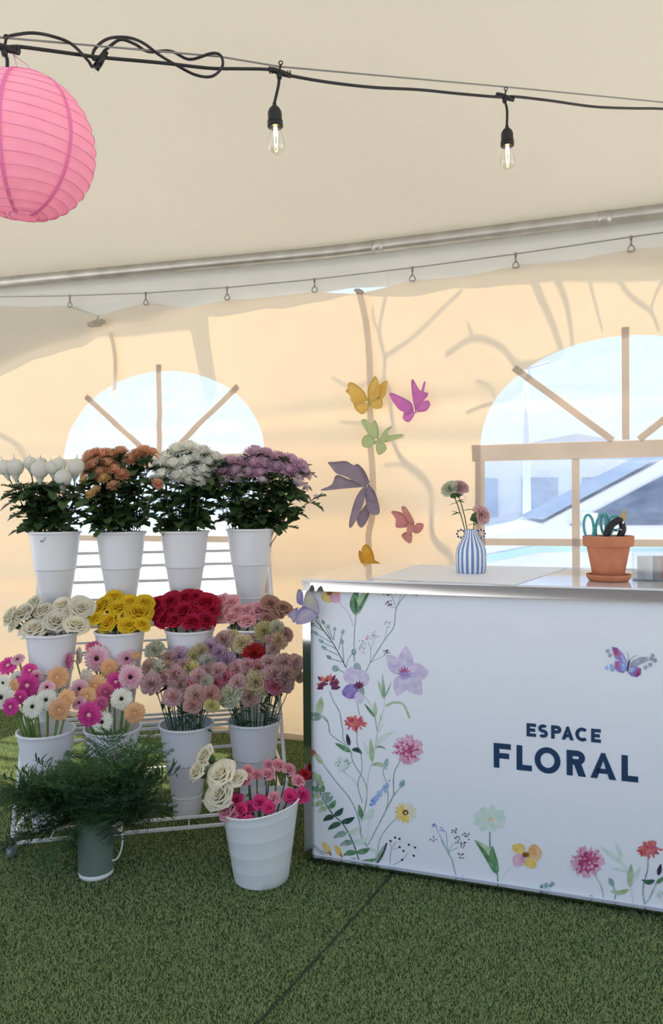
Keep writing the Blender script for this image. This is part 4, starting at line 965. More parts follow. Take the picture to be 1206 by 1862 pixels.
m = MB(); m.torus(LR * math.cos(R(78)), .0012, 32, 6, M=Matrix.Translation((0, 0, LR * math.sin(R(78))))); m.torus(LR * math.cos(R(78)), .0012, 32, 6, M=Matrix.Translation((0, 0, -LR * math.sin(R(78)))))
tpz = LR * math.sin(R(78)); 
for e in (-1, 1): m.tube([(e * .030, 0, tpz), (e * .012, 0, tpz + .03), (-.02, .004, tpz + .055)], .0009, 5); m.tube([(e * .03, 0, tpz), (e * .03, 0, -tpz)], .0009, 5)
m.build('wire_hanger', M_rib, lr)

# ------------------------------------------------------------------ butterflies
def butterfly(label, wings, body, Yd, fold, col, hue2=None, group='paper butterflies hanging by the wall seam', cam_=None):
    """wings: list of (px outline, sign of depth, fold slope); body: two px points"""
    m_w = mat('organza_' + label.split()[0], col, .6, spec=.2, trans=.42, col2=hue2 or tuple(min(1, c * 1.15) for c in col), vscale=18)
    b0 = at_y(*body[0], Yd); b1 = at_y(*body[1], Yd); base = (b0 + b1) / 2
    r = thing('butterfly_decoration', label, 'butterfly decoration', base, group)
    ax_ = (b1 - b0).normalized()
    m_2 = mat('wing_cream_' + label.split()[0], (.80, .76, .52), .6, spec=.2, trans=.3, col2=(.62, .54, .78), vscale=26)
    for wi, (pts, dep) in enumerate(wings):
        q = smooth_path([at_y(x, y, Yd) for x, y in pts] + [at_y(*pts[0], Yd)], 3)[:-1]
        out = []
        for p in q:
            v = p - base; dist = (v - ax_ * v.dot(ax_)).length
            out.append(p - base + Vector((0, dep * dist - .12 * dep * dist * math.sin(min(1, dist * 8)), 0)))
        root = sum((o for o in out), Vector()) / len(out)
        m = MB(); n_ = len(out); vs = [root + Vector((0, .0, 0))] + out; vs2 = [v + Vector((0, .0008, 0)) for v in vs]
        mid = [root + (o - root) * .55 + Vector((0, -.003, 0)) for o in out]
        V = [root + Vector((0, -.004, 0))] + mid + out
        F = [(0, 1 + i, 1 + (i + 1) % n_) for i in range(n_)] + [(1 + i, 1 + n_ + i, 1 + n_ + (i + 1) % n_, 1 + (i + 1) % n_) for i in range(n_)]
        nV = len(V); V2 = [v + Vector((0, .0009, 0)) for v in V]
        F2 = [tuple(i + nV for i in reversed(f)) for f in F] + [(1 + n_ + i, 1 + n_ + (i + 1) % n_, nV + 1 + n_ + (i + 1) % n_, nV + 1 + n_ + i) for i in range(n_)]
        m.add(V + V2, F + F2); m.build('wing', m_2 if (label.startswith('lilac') and wi == 1) else m_w, r)
    m = MB(); m.tube([b0 - base, (b0 * .5 + b1 * .5) - base, b1 - base], [.0015, .0035, .002], 8); m.build('body', mat('body_' + label.split()[0], tuple(c * .6 for c in col), .7), r)
    return r
Zb = lambda x, y: (560 + x / 4.64, 670 + y / 4.64)
def W(*pts): return [Zb(*p) for p in pts]
def Yw(px, off):                                                 # depth in front of the wall at this column
    p = at_plane(px, 850, W0 + NW * off, NW); return p.y
butterfly('gold organza butterfly at top of the wall seam strap, left of the magenta one', [
    (W((510, 270), (470, 190), (380, 128), (335, 140), (335, 180), (315, 205), (355, 240), (360, 280), (395, 310), (440, 300)), -.5),
    (W((515, 300), (450, 280), (390, 290), (400, 350), (460, 390), (505, 350)), -.3),
    (W((515, 280), (505, 180), (550, 85), (580, 85), (605, 200), (570, 270)), -.7),
    (W((560, 220), (600, 145), (665, 110), (662, 160), (650, 235), (600, 265)), -.3),
    (W((515, 300), (560, 250), (620, 260), (630, 300), (615, 340), (560, 340)), -.4)], [Zb(508, 230), Zb(518, 325)], Yw(670, .07), 0, (.85, .62, .14), (.88, .70, .26))
butterfly('magenta organza butterfly right of the gold one, wings raised', [
    (W((905, 360), (885, 260), (870, 120), (890, 95), (935, 180), (970, 205), (1005, 215), (1000, 245), (960, 290)), -.6),
    (W((895, 350), (860, 280), (700, 215), (690, 255), (760, 350), (800, 370), (840, 400)), -.4),
    (W((905, 370), (840, 330), (800, 400), (805, 435), (850, 455), (890, 410)), -.3),
    (W((920, 370), (915, 320), (960, 285), (1010, 278), (1025, 320), (990, 365)), -.5),
    (W((950, 215), (975, 120), (992, 122), (985, 160), (972, 205)), -.2)], [Zb(905, 310), Zb(912, 382)], Yw(745, .07), 0, (.72, .24, .62), (.80, .34, .70))
butterfly('pale green organza butterfly under the gold one on the strap', [
    (W((595, 600), (520, 570), (470, 500), (445, 450), (480, 437), (530, 470), (560, 440), (590, 490), (600, 560)), -.5),
    (W((575, 620), (540, 570), (490, 565), (455, 600), (460, 660), (530, 665)), -.4),
    (W((590, 620), (610, 580), (660, 510), (715, 490), (680, 530), (665, 600), (640, 620)), -.6),
    (W((630, 610), (680, 570), (790, 555), (815, 572), (770, 592), (700, 610), (650, 625)), -.1),
    (W((575, 640), (600, 615), (650, 640), (660, 690), (600, 732), (575, 690)), -.3)], [Zb(600, 590), Zb(565, 640)], Yw(690, .06), 0, (.62, .72, .38), (.70, .78, .48))
butterfly('large mauve organza butterfly with drooping wings left of the strap', [
    (W((520, 955), (460, 990), (330, 920), (240, 890), (190, 830), (170, 800), (230, 795), (320, 787), (380, 820), (420, 810), (480, 870)), -.5),
    (W((470, 1000), (300, 1015), (130, 1032), (115, 1020), (200, 980), (240, 900), (330, 930), (420, 960)), -.2),
    (W((500, 980), (470, 1130), (420, 1250), (365, 1340), (345, 1320), (360, 1230), (400, 1100), (450, 1020)), -.4),
    (W((510, 970), (570, 1060), (600, 1200), (570, 1235), (510, 1210), (480, 1080)), -.6),
    (W((510, 1120), (520, 1230), (480, 1320), (445, 1342), (415, 1300), (420, 1240)), -.1),
    (W((515, 965), (550, 1080), (545, 1120), (520, 1110), (490, 1040)), -.9)], [Zb(530, 950), Zb(465, 1000)], Yw(640, .10), 0, (.42, .35, .44), (.50, .43, .50))
butterfly('dusty pink organza butterfly right of the mauve one', [
    (W((830, 1340), (740, 1340), (735, 1270), (695, 1210), (740, 1202), (810, 1230), (850, 1300)), -.4),
    (W((870, 1330), (800, 1230), (780, 1170), (815, 1165), (850, 1210), (900, 1300)), -.7),
    (W((880, 1350), (920, 1305), (970, 1310), (968, 1350), (930, 1390), (890, 1385)), -.4),
    (W((850, 1380), (880, 1400), (875, 1460), (850, 1475), (790, 1420), (810, 1385)), -.2),
    (W((870, 1400), (835, 1420), (830, 1350), (850, 1300), (895, 1320), (890, 1360)), -1.1)], [Zb(890, 1310), Zb(865, 1400)], Yw(740, .08), 0, (.74, .36, .34), (.80, .46, .44))
butterfly('small yellow organza butterfly half hidden behind the counter top edge', [
    (W((520, 1720), (475, 1640), (450, 1560), (460, 1500), (500, 1482), (540, 1530), (560, 1600), (550, 1700)), -.6),
    (W((500, 1720), (450, 1640), (428, 1590), (432, 1535), (450, 1550), (480, 1640)), -.2),
    (W((540, 1720), (550, 1620), (580, 1625), (605, 1640), (590, 1700)), -.4)], [Zb(520, 1660), Zb(520, 1740)], Yw(668, .08), 0, (.85, .50, .05), (.88, .60, .12))
# purple one clipped to the counter corner
Z5b = lambda *pts: [Z5(*p) for p in pts]
Yc = CL.y - .06
butterfly('lilac and yellow paper butterfly clipped to the front left counter corner', [
    (Z5b((135, 370), (85, 350), (78, 290), (95, 240), (125, 265), (130, 320)), -.4),
    (Z5b((135, 375), (135, 300), (165, 245), (200, 280), (240, 350), (240, 420), (200, 400)), -.5),
    (Z5b((215, 460), (160, 490), (95, 498), (75, 485), (90, 400), (140, 370), (200, 390), (235, 420)), -.3),
    (Z5b((90, 380), (60, 390), (15, 440), (40, 460), (50, 485), (75, 480)), -.1)], [Z5(120, 370), Z5(238, 425)], Yc, 0, (.38, .30, .72), (.70, .66, .62), group='paper butterfly on the counter')

# ------------------------------------------------------------------ flower meshes (unit radius, axis +Z)
def rose_mesh(name, seed, N_=30, opn=1.0):
    r_ = random.Random(seed); m = MB()
    m.lathe([(.001, .30), (.08, .34), (.10, .60), (.05, .80), (.001, .84)], 8)
    for i in range(N_):
        f = (i + .5) / N_; phi = i * 2.39996 + r_.uniform(-.25, .25); rt = .07 + .86 * f ** .92 * opn; hgt = .90 - .40 * f ** 1.7 + r_.uniform(-.03, .03)
        span = .95 + .25 * (1 - f) if f < .6 else .78; z0 = .02 + .20 * (1 - f); nu, nv = 9, 7; P = []
        lean = r_.uniform(-.03, .03); pt = r_.uniform(.0, .10)
        for a in range(nu):
            u = -1 + 2 * a / (nu - 1); row = []
            for b in range(nv):
                v = b / (nv - 1); top = hgt * (1 - .20 * u * u * (.4 + f)) + pt * f * max(0, 1 - abs(u) * 2)
                body = .22 + .78 * math.sin(v * math.pi * .5) ** (.75 - .25 * f)
                rr_ = rt * body * (1 + .05 * math.sin(3 * u + i) * v) + lean * v
                curl = max(0, (v - .72) / .28)
                zz = z0 + (top - z0) * (v if curl == 0 else .72 + .28 * math.sin(curl * 1.45) / 1.0)
                rr_ += curl ** 1.5 * (.05 + .17 * f) ; zz -= curl ** 2 * (.02 + .15 * f)
                edge = abs(u) ** 3 * v; rr_ += edge * .07 * (.3 + f)
                an = phi + u * span * (.35 + .65 * math.sin(v * math.pi * .55) ** .6)
                row.append((rr_ * math.cos(an), rr_ * math.sin(an), zz))
            P.append(row)
        m.grid(P)
    return m.mesh(name)
def mum_mesh(name, seed, n=150, dome=1.0):
    r_ = random.Random(seed); m = MB()
    for i in range(n):
        f = i / n; phi = i * 2.39996; tilt = R(5 + 100 * f ** .8 + r_.uniform(-6, 6)); L_ = .55 + .45 * f + r_.uniform(-.06, .06); wd = .075 + .03 * f
        d = Vector((math.sin(tilt) * math.cos(phi), math.sin(tilt) * math.sin(phi), math.cos(tilt))); s = Vector((-math.sin(phi), math.cos(phi), 0)); up = s.cross(d) * -1
        if up.z < 0: up = -up
        P = []
        for k in range(4):
            t = k / 3; c = d * L_ * (t * .9 + .06) + up * (.16 * t * t * (1.1 - f)) + up * (.10 * t * t); c.z += .12
            w_ = wd * (.5, .95, 1.0, .35)[k]; P.append([c - s * w_ + up * .03 * t, c - up * .015, c + s * w_ + up * .03 * t])
        m.grid(P)
    return m.mesh(name)
def gerb_meshes(name, seed):
    r_ = random.Random(seed); m = MB()
    for ring, (n_, L0, L1, wd, z, dr) in enumerate(((22, .15, 1.0, .115, .02, -.05), (22, .15, .93, .105, .06, .0), (20, .12, .52, .06, .09, .06))):
        for i in range(n_):
            phi = 2 * math.pi * (i + .5 * ring) / n_ + r_.uniform(-.05, .05); L_ = L1 * r_.uniform(.92, 1.04); s = Vector((-math.sin(phi), math.cos(phi), 0)); d = Vector((math.cos(phi), math.sin(phi), 0)); dz = dr + r_.uniform(-.06, .06); P = []
            for k in range(6):
                t = k / 5; c = d * (L0 + (L_ - L0) * t) + Vector((0, 0, z + dz * t + .07 * math.sin(t * 3.1))); w_ = wd * (.4, .75, .98, 1, .8, .28)[k]
                P.append([c - s * w_ + Vector((0, 0, -.02)), c + Vector((0, 0, .012)), c + s * w_ + Vector((0, 0, -.02))])
            m.grid(P)
    e = MB(); e.lathe([(.001, .155), (.10, .15), (.19, .115), (.22, .06), (.20, .0)], 18)
    for i in range(50):
        a = i * 2.4; q = .19 * math.sqrt(i / 50); e.lathe([(.014, 0), (.001, .035)], 5, M=Matrix.Translation((q * math.cos(a), q * math.sin(a), .15 - q * .2)))
    return m.mesh(name + '_petals'), e.mesh(name + '_eye')
def carn_mesh(name, seed, n=60):
    r_ = random.Random(seed); m = MB()
    for i in range(n):
        f = (i + .5) / n; phi = i * 2.39996 + r_.uniform(-.2, .2); tilt = R(4 + 108 * f ** .75) ; L_ = .78 + .25 * f + r_.uniform(-.08, .05)
        d = Vector((math.sin(tilt) * math.cos(phi), math.sin(tilt) * math.sin(phi), math.cos(tilt))); s = Vector((-math.sin(phi), math.cos(phi), 0)); up = d.cross(s); nu = 9; rot = r_.uniform(-.7, .7); s2 = s * math.cos(rot) + up * math.sin(rot); u2 = d.cross(s2); P = []
        for a in range(nu):
            u = -1 + 2 * a / (nu - 1); row = []
            for b in range(4):
                v = b / 3; w_ = .42 * v ** .8; ruf = .10 * v * v * (1 if a % 2 else -1); zig = (.05 if a % 2 else -.05) * (v == 1)
                c = d * (L_ * v * (1 - .18 * u * u) + zig) + s2 * (w_ * u) + u2 * ruf; c.z += .10 - .15 * (1 - f) * v
                row.append(c)
            P.append(row)
        m.grid(P)
    return m.mesh(name)
def leaf_blade(m, base, d, nrm, L_, wd, lobes=3, droop=.3, matl=None):
    d = d.normalized(); s = d.cross(nrm).normalized(); up = s.cross(d).normalized(); P = []
    prof = [(0, .04, 0), (.14, .10, 0), (.26, .62, .04), (.34, .80, .10), (.40, .42, 0), (.52, .80, .06), (.62, 1.0, .10), (.66, .46, 0), (.80, .62, .05), (.90, .42, .02), (1, .04, 0)] if lobes else [(0, .3, 0), (.25, .85, 0), (.5, 1, 0), (.75, .7, 0), (1, .1, 0)]
    for t, k, f in prof:
        c = base + d * L_ * t + Vector((0, 0, -droop * L_ * t * t)); w_ = wd * k
        P.append([c - s * w_ + up * w_ * .3 + d * (L_ * f), c, c + s * w_ + up * w_ * .3 + d * (L_ * f)])
    m.grid(P, matl)
ROSE = [rose_mesh('rose_bloom_%d' % i, i + 1, 34, 1.0) for i in range(3)]; ROSEB = [rose_mesh('spray_rose_bloom_%d' % i, i + 11, 22, .92) for i in range(2)]
MUM = [mum_mesh('chrysanthemum_bloom_%d' % i, i + 1) for i in range(3)]
GERB = [gerb_meshes('gerbera_%d' % i, i + 1) for i in range(3)]
CARN = [carn_mesh('carnation_bloom_%d' % i, i + 1) for i in range(3)]
M_green = mat('leaf_green', (.045, .10, .03), .5, spec=.4, trans=.25, col2=(.09, .16, .045), vscale=12)
M_dgreen = mat('dark_leaf_green', (.030, .065, .022), .5, spec=.35, trans=.18, col2=(.06, .11, .035), vscale=14)
M_stemd = mat('blue_green_stem', (.035, .085, .045), .6, col2=(.06, .12, .06)); M_steml = mat('light_green_stem', (.20, .32, .08), .5, spec=.4, col2=(.12, .22, .05), vscale=9)
def petal(name, c, radial=None, rnd=.08, tr=.42, g=1.0):
    c = tuple(v ** g for v in c); radial = (tuple(v ** g for v in radial[0]),) + tuple(radial[1:]) if radial else None
    return mat(name, c, .55, spec=.25, trans=tr, rnd=rnd, radial=radial)
mesh_cache = {}
def withmat(me, m):
    k = (me.name, m.name)
    if k not in mesh_cache: c = me.copy(); c.materials.clear(); c.materials.append(m); mesh_cache[k] = c
    return mesh_cache[k]

WORDS = ['leftmost', 'second from left', 'third from left', 'fourth from left', 'fifth from left', 'sixth from left', 'seventh from left', 'eighth from left', 'ninth from left', 'tenth from left', 'eleventh from left', 'twelfth from left', 'thirteenth from left', 'fourteenth from left', 'fifteenth from left', 'sixteenth from left', 'seventeenth from left', 'eighteenth from left', 'nineteenth from left', 'twentieth from left']
def rank_labels(items, bunch):
    """items: list of (x, y, colour name, kind word) -> label for each, unique in the scene"""
    out = {}; by = {}
    for i, it in enumerate(items): by.setdefault((it[2], it[3]), []).append(i)
    for (cn, kw), idx in by.items():
        idx.sort(key=lambda i: items[i][1]); n_ = len(idx)
        base = '%s %s' % (cn, kw)
        if n_ == 1: out[idx[0]] = 'the only %s in %s' % (base, bunch); continue
        if n_ <= 3: rows = [('', idx)]
        elif n_ <= 8: h = n_ // 2; rows = [('upper row', idx[:h]), ('lower row', idx[h:])]
        else: h = n_ // 3; rows = [('upper row', idx[:h]), ('middle row', idx[h:2 * h]), ('lower row', idx[2 * h:])]
        for rn_, g in rows:
            g.sort(key=lambda i: items[i][0])
            for k, i in enumerate(g):
                w_ = 'rightmost' if k == len(g) - 1 and len(g) > 1 else WORDS[k]
                if len(g) == 2: w_ = 'left' if k == 0 else 'right'
                if len(g) == 1: w_ = 'single'
                out[i] = ('%s, %s in %s, %s' % (base, w_, rn_, bunch)) if rn_ else ('%s, %s one, %s' % (base, w_, bunch))
    return [out[i] for i in range(len(items))]

def place(name, label, cat, group, bloom_pt, dirv, rad, base_pt, parts, rimpt, stem_m, stem_r, leaves=0, leaf_m=None, leaf_L=.08, rnd=None, calyx=None, lobes=3, lmin=.45, zleaf=None, lmax=.93):
    rnd = rnd or random.Random(1); root = thing(name, label, cat, base_pt, group)
    d = dirv.normalized(); q = d.to_track_quat('Z', 'Y'); spin = Quaternion((0, 0, 1), rnd.uniform(0, 6.28)); q = q @ spin
    first = None
    for pn, me, sub in parts:
        o = bpy.data.objects.new(pn, me); C.objects.link(o)
        if sub and first:
            o.parent = first
        else:
            o.parent = root; o.location = bloom_pt - base_pt; o.rotation_euler = q.to_euler(); o.scale = (rad,) * 3; first = first or o
    nb = bloom_pt + d * (-.02 * rad) - base_pt; up = Vector((0, 0, 1))
    rl = rimpt - base_pt
    pts = bezier(Vector((0, 0, 0)), rl * .6, rl + (nb - rl) * .3 + up * .01, nb - d * .03, 7) + [nb]
    m = MB(); m.tube(pts, stem_r, 6, cap=False)
    if calyx: m.lathe([(stem_r, -.9), (.34, -.55), (.42, -.1), (.40, .12)], 8, M=Matrix.Translation(nb) @ q.to_matrix().to_4x4() @ Matrix.Scale(rad * calyx, 4))
    m.build('stem', stem_m, root)
    if leaves:
        m = MB()
        for k in range(leaves):
            t = rnd.uniform(lmin, lmax); i = min(len(pts) - 2, int(t * (len(pts) - 1))); p = pts[i].lerp(pts[i + 1], t * (len(pts) - 1) - i)
            if zleaf and p.z + base_pt.z < zleaf: p.z = zleaf - base_pt.z + rnd.uniform(.0, .06)
            a = rnd.uniform(0, 6.28); dd = Vector((math.cos(a), math.sin(a) - .25, rnd.uniform(-.15, .9)))
            leaf_blade(m, p, dd, Vector((rnd.uniform(-.4, .4), -.3, 1)), leaf_L * rnd.uniform(.7, 1.15), leaf_L * (.36 if lobes else .10), lobes, rnd.uniform(.1, .5))
        m.build('leaves', leaf_m or M_dgreen, root)
    return root
# ------------------------------------------------------------------ rack and buckets
TH = R(11); RE = Vector((math.cos(TH), math.sin(TH), 0)); RN = Vector((-math.sin(TH), math.cos(TH), 0))
ROWS = {1: ([(100, 966), (220, 966), (336, 965), (455, 961)], 3.38, .82, 1.0), 2: ([(94, 1149), (218, 1146), (345, 1143), (457, 1140)], 3.19, .405, .95), 3: ([(84, 1326), (205, 1322), (339, 1315), (462, 1308)], 3.00, .058, 1.0)}
BK = {}
for r_i, (pxs, Y0, zb, sc) in ROWS.items():
    P0 = at_y(pxs[0][0], pxs[0][1], Y0)
    for c_i, (x, y) in enumerate(pxs):
        p = at_plane(x, y, P0, RN); BK[(r_i, c_i)] = (p, zb, sc)
def uv(p): q = p - BK[(3, 0)][0]; return q.dot(RE), q.dot(RN)
O3 = BK[(3, 0)][0].copy(); O3.z = 0
def rk(u, v, z): return O3 + RE * u + RN * v + Vector((0, 0, z))
v1 = uv(BK[(1, 0)][0])[1]; v2 = uv(BK[(2, 0)][0])[1]
u0 = -.105; u1 = uv(BK[(3, 3)][0])[0] + .125; ub = u1 + .0
rb_o = rk(u0, -.15, 0); rack = thing('flower_rack', 'white tubular three-tier flower rack on casters holding the tall buckets', 'display rack', rb_o)
def rp3(u, v, z): return rk(u, v, z) - rb_o
TW = .014; VF = -.135; VB_ = v1 + .15
for nm, u in (('side_frame', u0), ('side_frame', u1)):
    m = MB(); m.bar(rp3(u, VB_, .07), rp3(u, VB_, 1.13), TW); m.bar(rp3(u, VF, .07), rp3(u, VB_ - .012, 1.13), TW); m.bar(rp3(u, VF, .07), rp3(u, VB_, .07), TW)
    m.bar(rp3(u, VF + .02, .20), rp3(u, VB_, .20), TW * .7); m.bar(rp3(u, VB_ - .20, .60), rp3(u, VB_, .60), TW * .7)
    m.build(nm, M_rack, rack, False)
def shelf(vc, z, dv=.10, rails=()):
    m = MB()
    for v in ((vc - dv, vc + dv) if z < .1 else (vc - dv, vc - dv * .35, vc + dv * .35, vc + dv)): m.bar(rp3(u0, v, z - .006), rp3(u1, v, z - .006), .011)
    for u in (u0, u1): m.bar(rp3(u, vc - dv, z - .006), rp3(u, vc + dv, z - .006), TW)
    for k in range(1, 5): uu = u0 + (u1 - u0) * (k - .5) / 4; m.bar(rp3(uu, vc - dv, z - .014), rp3(uu, vc + dv, z - .014), .006)
    for v, zz in rails: m.bar(rp3(u0, v, zz), rp3(u1, v, zz), .010)
    m.build('shelf', M_rack, rack, False)
shelf(0, .056, .125, [(VF, .095), (VB_, .07)]); shelf(v2, .403, .11, [(v2 + .11, .30), (v2 - .11, .30)]); shelf(v1, .818, .12, [(v1 + .12, .70), (v1 - .12, .70)])
m = MB()
for z in (1.124, 1.06, .985, .90): m.bar(rp3(u0, VB_, z), rp3(u1, VB_, z), .013)
m.build('back_rail', M_rack, rack, False)
M_cast = mat('grey_caster', (.30, .32, .33), .35, .3)
for u in (u0, u1):
    for v in (VF, VB_):
        m = MB(); c = rp3(u, v, .022); m.lathe([(.001, -.011), (.020, -.011), (.022, -.007), (.022, .007), (.020, .011), (.001, .011)], 20, M=Matrix.Translation(c) @ Matrix.Rotation(R(60), 4, 'Z') @ Matrix.Rotation(R(90), 4, 'X'))
        m.tube([c, c + Vector((0, 0, .05))], .007, 8); m.box(tuple(c + Vector((0, 0, .018))), (.020, .034, .016)); m.build('caster', M_cast, rack)

def bucket_mesh():
    m = MB()
    prof = [(.001, .0), (.052, 0), (.056, .004), (.062, .078), (.065, .080), (.0655, .085), (.064, .088), (.088, .226), (.0925, .229), (.0935, .235), (.092, .240), (.1105, .378), (.1155, .380), (.117, .386), (.1155, .390), (.110, .390), (.108, .382), (.088, .232), (.060, .08), (.053, .010), (.001, .008)]
    m.lathe(prof, 48); me = m.mesh('tall_bucket'); me.materials.append(M_white_plastic)
    try: me.set_sharp_from_angle(angle=R(35))
    except Exception: pass
    return me
BM = bucket_mesh()
HOLD = {(1, 0): 'white net-capped chrysanthemums', (1, 1): 'orange chrysanthemums', (1, 2): 'white chrysanthemums', (1, 3): 'mauve-pink chrysanthemums', (2, 0): 'cream-white roses', (2, 1): 'yellow roses', (2, 2): 'crimson roses', (2, 3): 'pink and tan roses', (3, 0): 'gerberas, at the left end', (3, 1): 'gerberas, behind the fern', (3, 2): 'carnations, second from right', (3, 3): 'carnations, at the right end'}
TIER = {1: 'top', 2: 'middle', 3: 'bottom'}
RIM = {}
for (ri, ci), (p, zb, sc) in BK.items():
    h = p.z - zb; o = link('tall_bucket', BM, None, (p.x, p.y, zb)); o.scale = (sc, sc, h / .390)
    tag(o, 'tall white plastic bucket on the %s tier holding %s' % (TIER[ri], HOLD[(ri, ci)]), 'bucket', 'tall white flower buckets on the rack')
    RIM[(ri, ci)] = (Vector((p.x, p.y, p.z)), .105 * sc, zb)

def Zp(ox, oy, s): return lambda x, y: (ox + x / s, oy + y / s)
ZA = Zp(0, 780, 4.02); ZB = Zp(260, 780, 3.547); ZC = Zp(0, 1060, 4.02); ZD = Zp(250, 1060, 3.446); ZE = Zp(250, 1330, 3.446)
PXM = lambda px, Y: px * Y / FPX

def bunch(key, flowers, name, cat, group, bname, builder, zm, depth=.10, kdep=.0016, seed=1, rimfrac=.75, rim=None):
    """flowers: (zx, zy, diameter in zoom px, colour key)"""
    rimc, rr_, zb = rim or RIM[key]; Z, s = zm; rnd = random.Random(seed)
    pts = [Z(f[0], f[1]) for f in flowers]; ym = sum(p[1] for p in pts) / len(pts)
    items = [(p[0], p[1], COL[f[3]][0], cat) for p, f in zip(pts, flowers)]
    labels = rank_labels(items, bname)
    xm = at_y(603, 900, rimc.y)
    for (px, py), f, lb in zip(pts, flowers, labels):
        dep = max(-depth, min(depth, (ym - py) * kdep)) + rnd.uniform(-.012, .012)
        Y = rimc.y + dep; b = at_y(px, py, Y); rad = PXM(f[2] / s / 2, Y)
        off = Vector((b.x - rimc.x, b.y - rimc.y, 0)); L_ = off.length
        rimpt = rimc + off * (min(1, rr_ * rimfrac / max(L_, .001))) ; rimpt.z = rimc.z + .004
        bo = off * min(1, .03 / max(L_, .001)); base = Vector((rimc.x, rimc.y, zb + .02)) - bo * .7
        builder(name, lb, cat, group, b, off, rad, base, rimpt, f, rnd)

COL = {}
def defcol(k, word, c, radial=None, **kw): COL[k] = (word, petal('petal_' + k, c, radial, **kw))
defcol('wr', 'cream-white', (.90, .86, .70), ((.86, .68, .32), .0, .75)); defcol('yr', 'yellow', (.88, .64, .03), ((.80, .46, .01), 0, .8)); defcol('rr', 'crimson', (.50, .012, .05), ((.30, .004, .02), 0, .8))
defcol('pr', 'pink', (.90, .50, .54), ((.84, .32, .40), 0, .8)); defcol('tr', 'tan', (.58, .34, .26), ((.48, .24, .18), 0, .9))
defcol('om', 'orange', (.78, .38, .20), ((.60, .20, .08), .15, .8), tr=.50, g=.64); defcol('ym', 'yellow-orange', (.78, .50, .16), tr=.50, g=.64); defcol('wm', 'white', (.92, .92, .84), ((.78, .80, .38), .1, .45), tr=.50, g=.64); defcol('pm', 'mauve-pink', (.70, .44, .60), ((.60, .30, .48), .1, .7), tr=.50, g=.64); defcol('pw', 'pale pink', (.84, .68, .74), tr=.50, g=.64)
defcol('gw', 'white', (.86, .85, .76), ((.80, .80, .62), .2, .5)); defcol('gm', 'magenta', (.80, .09, .40), ((.62, .03, .26), .2, .7)); defcol('gp', 'peach', (.88, .56, .30), ((.80, .44, .18), .2, .6)); defcol('gl', 'pale pink', (.86, .62, .66), ((.78, .32, .45), .25, .75)); defcol('gc', 'cream', (.78, .70, .60)); defcol('gk', 'rose pink', (.76, .20, .36), ((.60, .08, .22), .2, .7))
defcol('cp', 'pale pink', (.92, .58, .57), ((.88, .50, .52), .1, 1.0), tr=.50, g=.64); defcol('ck', 'hot pink', (.88, .26, .38), ((.70, .06, .14), .1, .9), tr=.50, g=.64); defcol('cm', 'mid pink', (.90, .38, .42), tr=.50, g=.64); defcol('cy', 'yellow', (.88, .80, .30), tr=.50, g=.64); defcol('cc', 'cream', (.88, .85, .66), tr=.50, g=.64); defcol('ct', 'tan', (.74, .50, .38), ((.55, .24, .16), .1, .9), tr=.50, g=.64); defcol('ca', 'peach', (.88, .60, .38), tr=.50, g=.64); defcol('cl', 'lilac-pink', (.78, .50, .70), tr=.50, g=.64); defcol('cr', 'red', (.62, .015, .015), tr=.50, g=.64); defcol('cs', 'salmon', (.86, .48, .40), tr=.50, g=.64); defcol('cq', 'cream-yellow', (.88, .74, .44), tr=.50, g=.64); defcol('cw', 'white', (.82, .80, .72), tr=.50, g=.64); defcol('cd', 'dusty pink', (.84, .54, .47), tr=.50, g=.64); defcol('cg', 'greenish cream', (.82, .84, .60), tr=.50, g=.64)
defcol('sh', 'hot pink', (.80, .07, .26), ((.68, .02, .16), 0, .8)); defcol('sp', 'light pink', (.84, .40, .46), ((.80, .30, .36), 0, .9)); defcol('sr', 'dark red', (.40, .01, .03)); defcol('cv', 'cream', (.92, .87, .70), ((.88, .76, .42), .0, .7))

def b_rose(name, lb, cat, group, b, off, rad, base, rimpt, f, rnd, lib=ROSE, leaves=1):
    me = withmat(rnd.choice(lib), COL[f[3]][1]); d = Vector((off.x * 4.0 + rnd.uniform(-.25, .25), -.75 + rnd.uniform(-.15, .15), .80 + rnd.uniform(-.2, .25)))
    d = d.normalized(); b = b - d * rad * .55
    place(name, lb, cat, group, b, d, rad * 1.12, base, [('bloom', me, False)], rimpt, M_green, .0028, leaves, M_green, .045, rnd, calyx=1.0, lobes=0)
def b_mum(name, lb, cat, group, b, off, rad, base, rimpt, f, rnd):
    me = withmat(rnd.choice(MUM), COL[f[3]][1]); d = Vector((off.x * 4, -.55 + off.y * 2 + rnd.uniform(-.3, .3), .9)).normalized()
    place(name, lb, cat, group, b - d * rad * .35, d, rad * 1.5, base, [('bloom', me, False)], rimpt, M_green, .0024, 17, M_dgreen, .098, rnd, calyx=.7, lobes=3, zleaf=rimpt.z)
def b_gerb(name, lb, cat, group, b, off, rad, base, rimpt, f, rnd):
    pe, ey = rnd.choice(GERB); tilt = f[4] if len(f) > 4 else (rnd.uniform(-.25, .25), rnd.uniform(.05, .4))
    d = Vector((tilt[0] + off.x * .4, -1.0, tilt[1])).normalized(); em = M_eyeD if f[3] in ('gw', 'gl') else M_eyeL.get(f[3], M_eyeP)
    place(name, lb, cat, group, b, d, rad * 1.12, base, [('petals', withmat(pe, COL[f[3]][1]), False), ('flower_centre', withmat(ey, em), True)], rimpt, M_steml, .0038, 0, None, .05, rnd, calyx=.5)
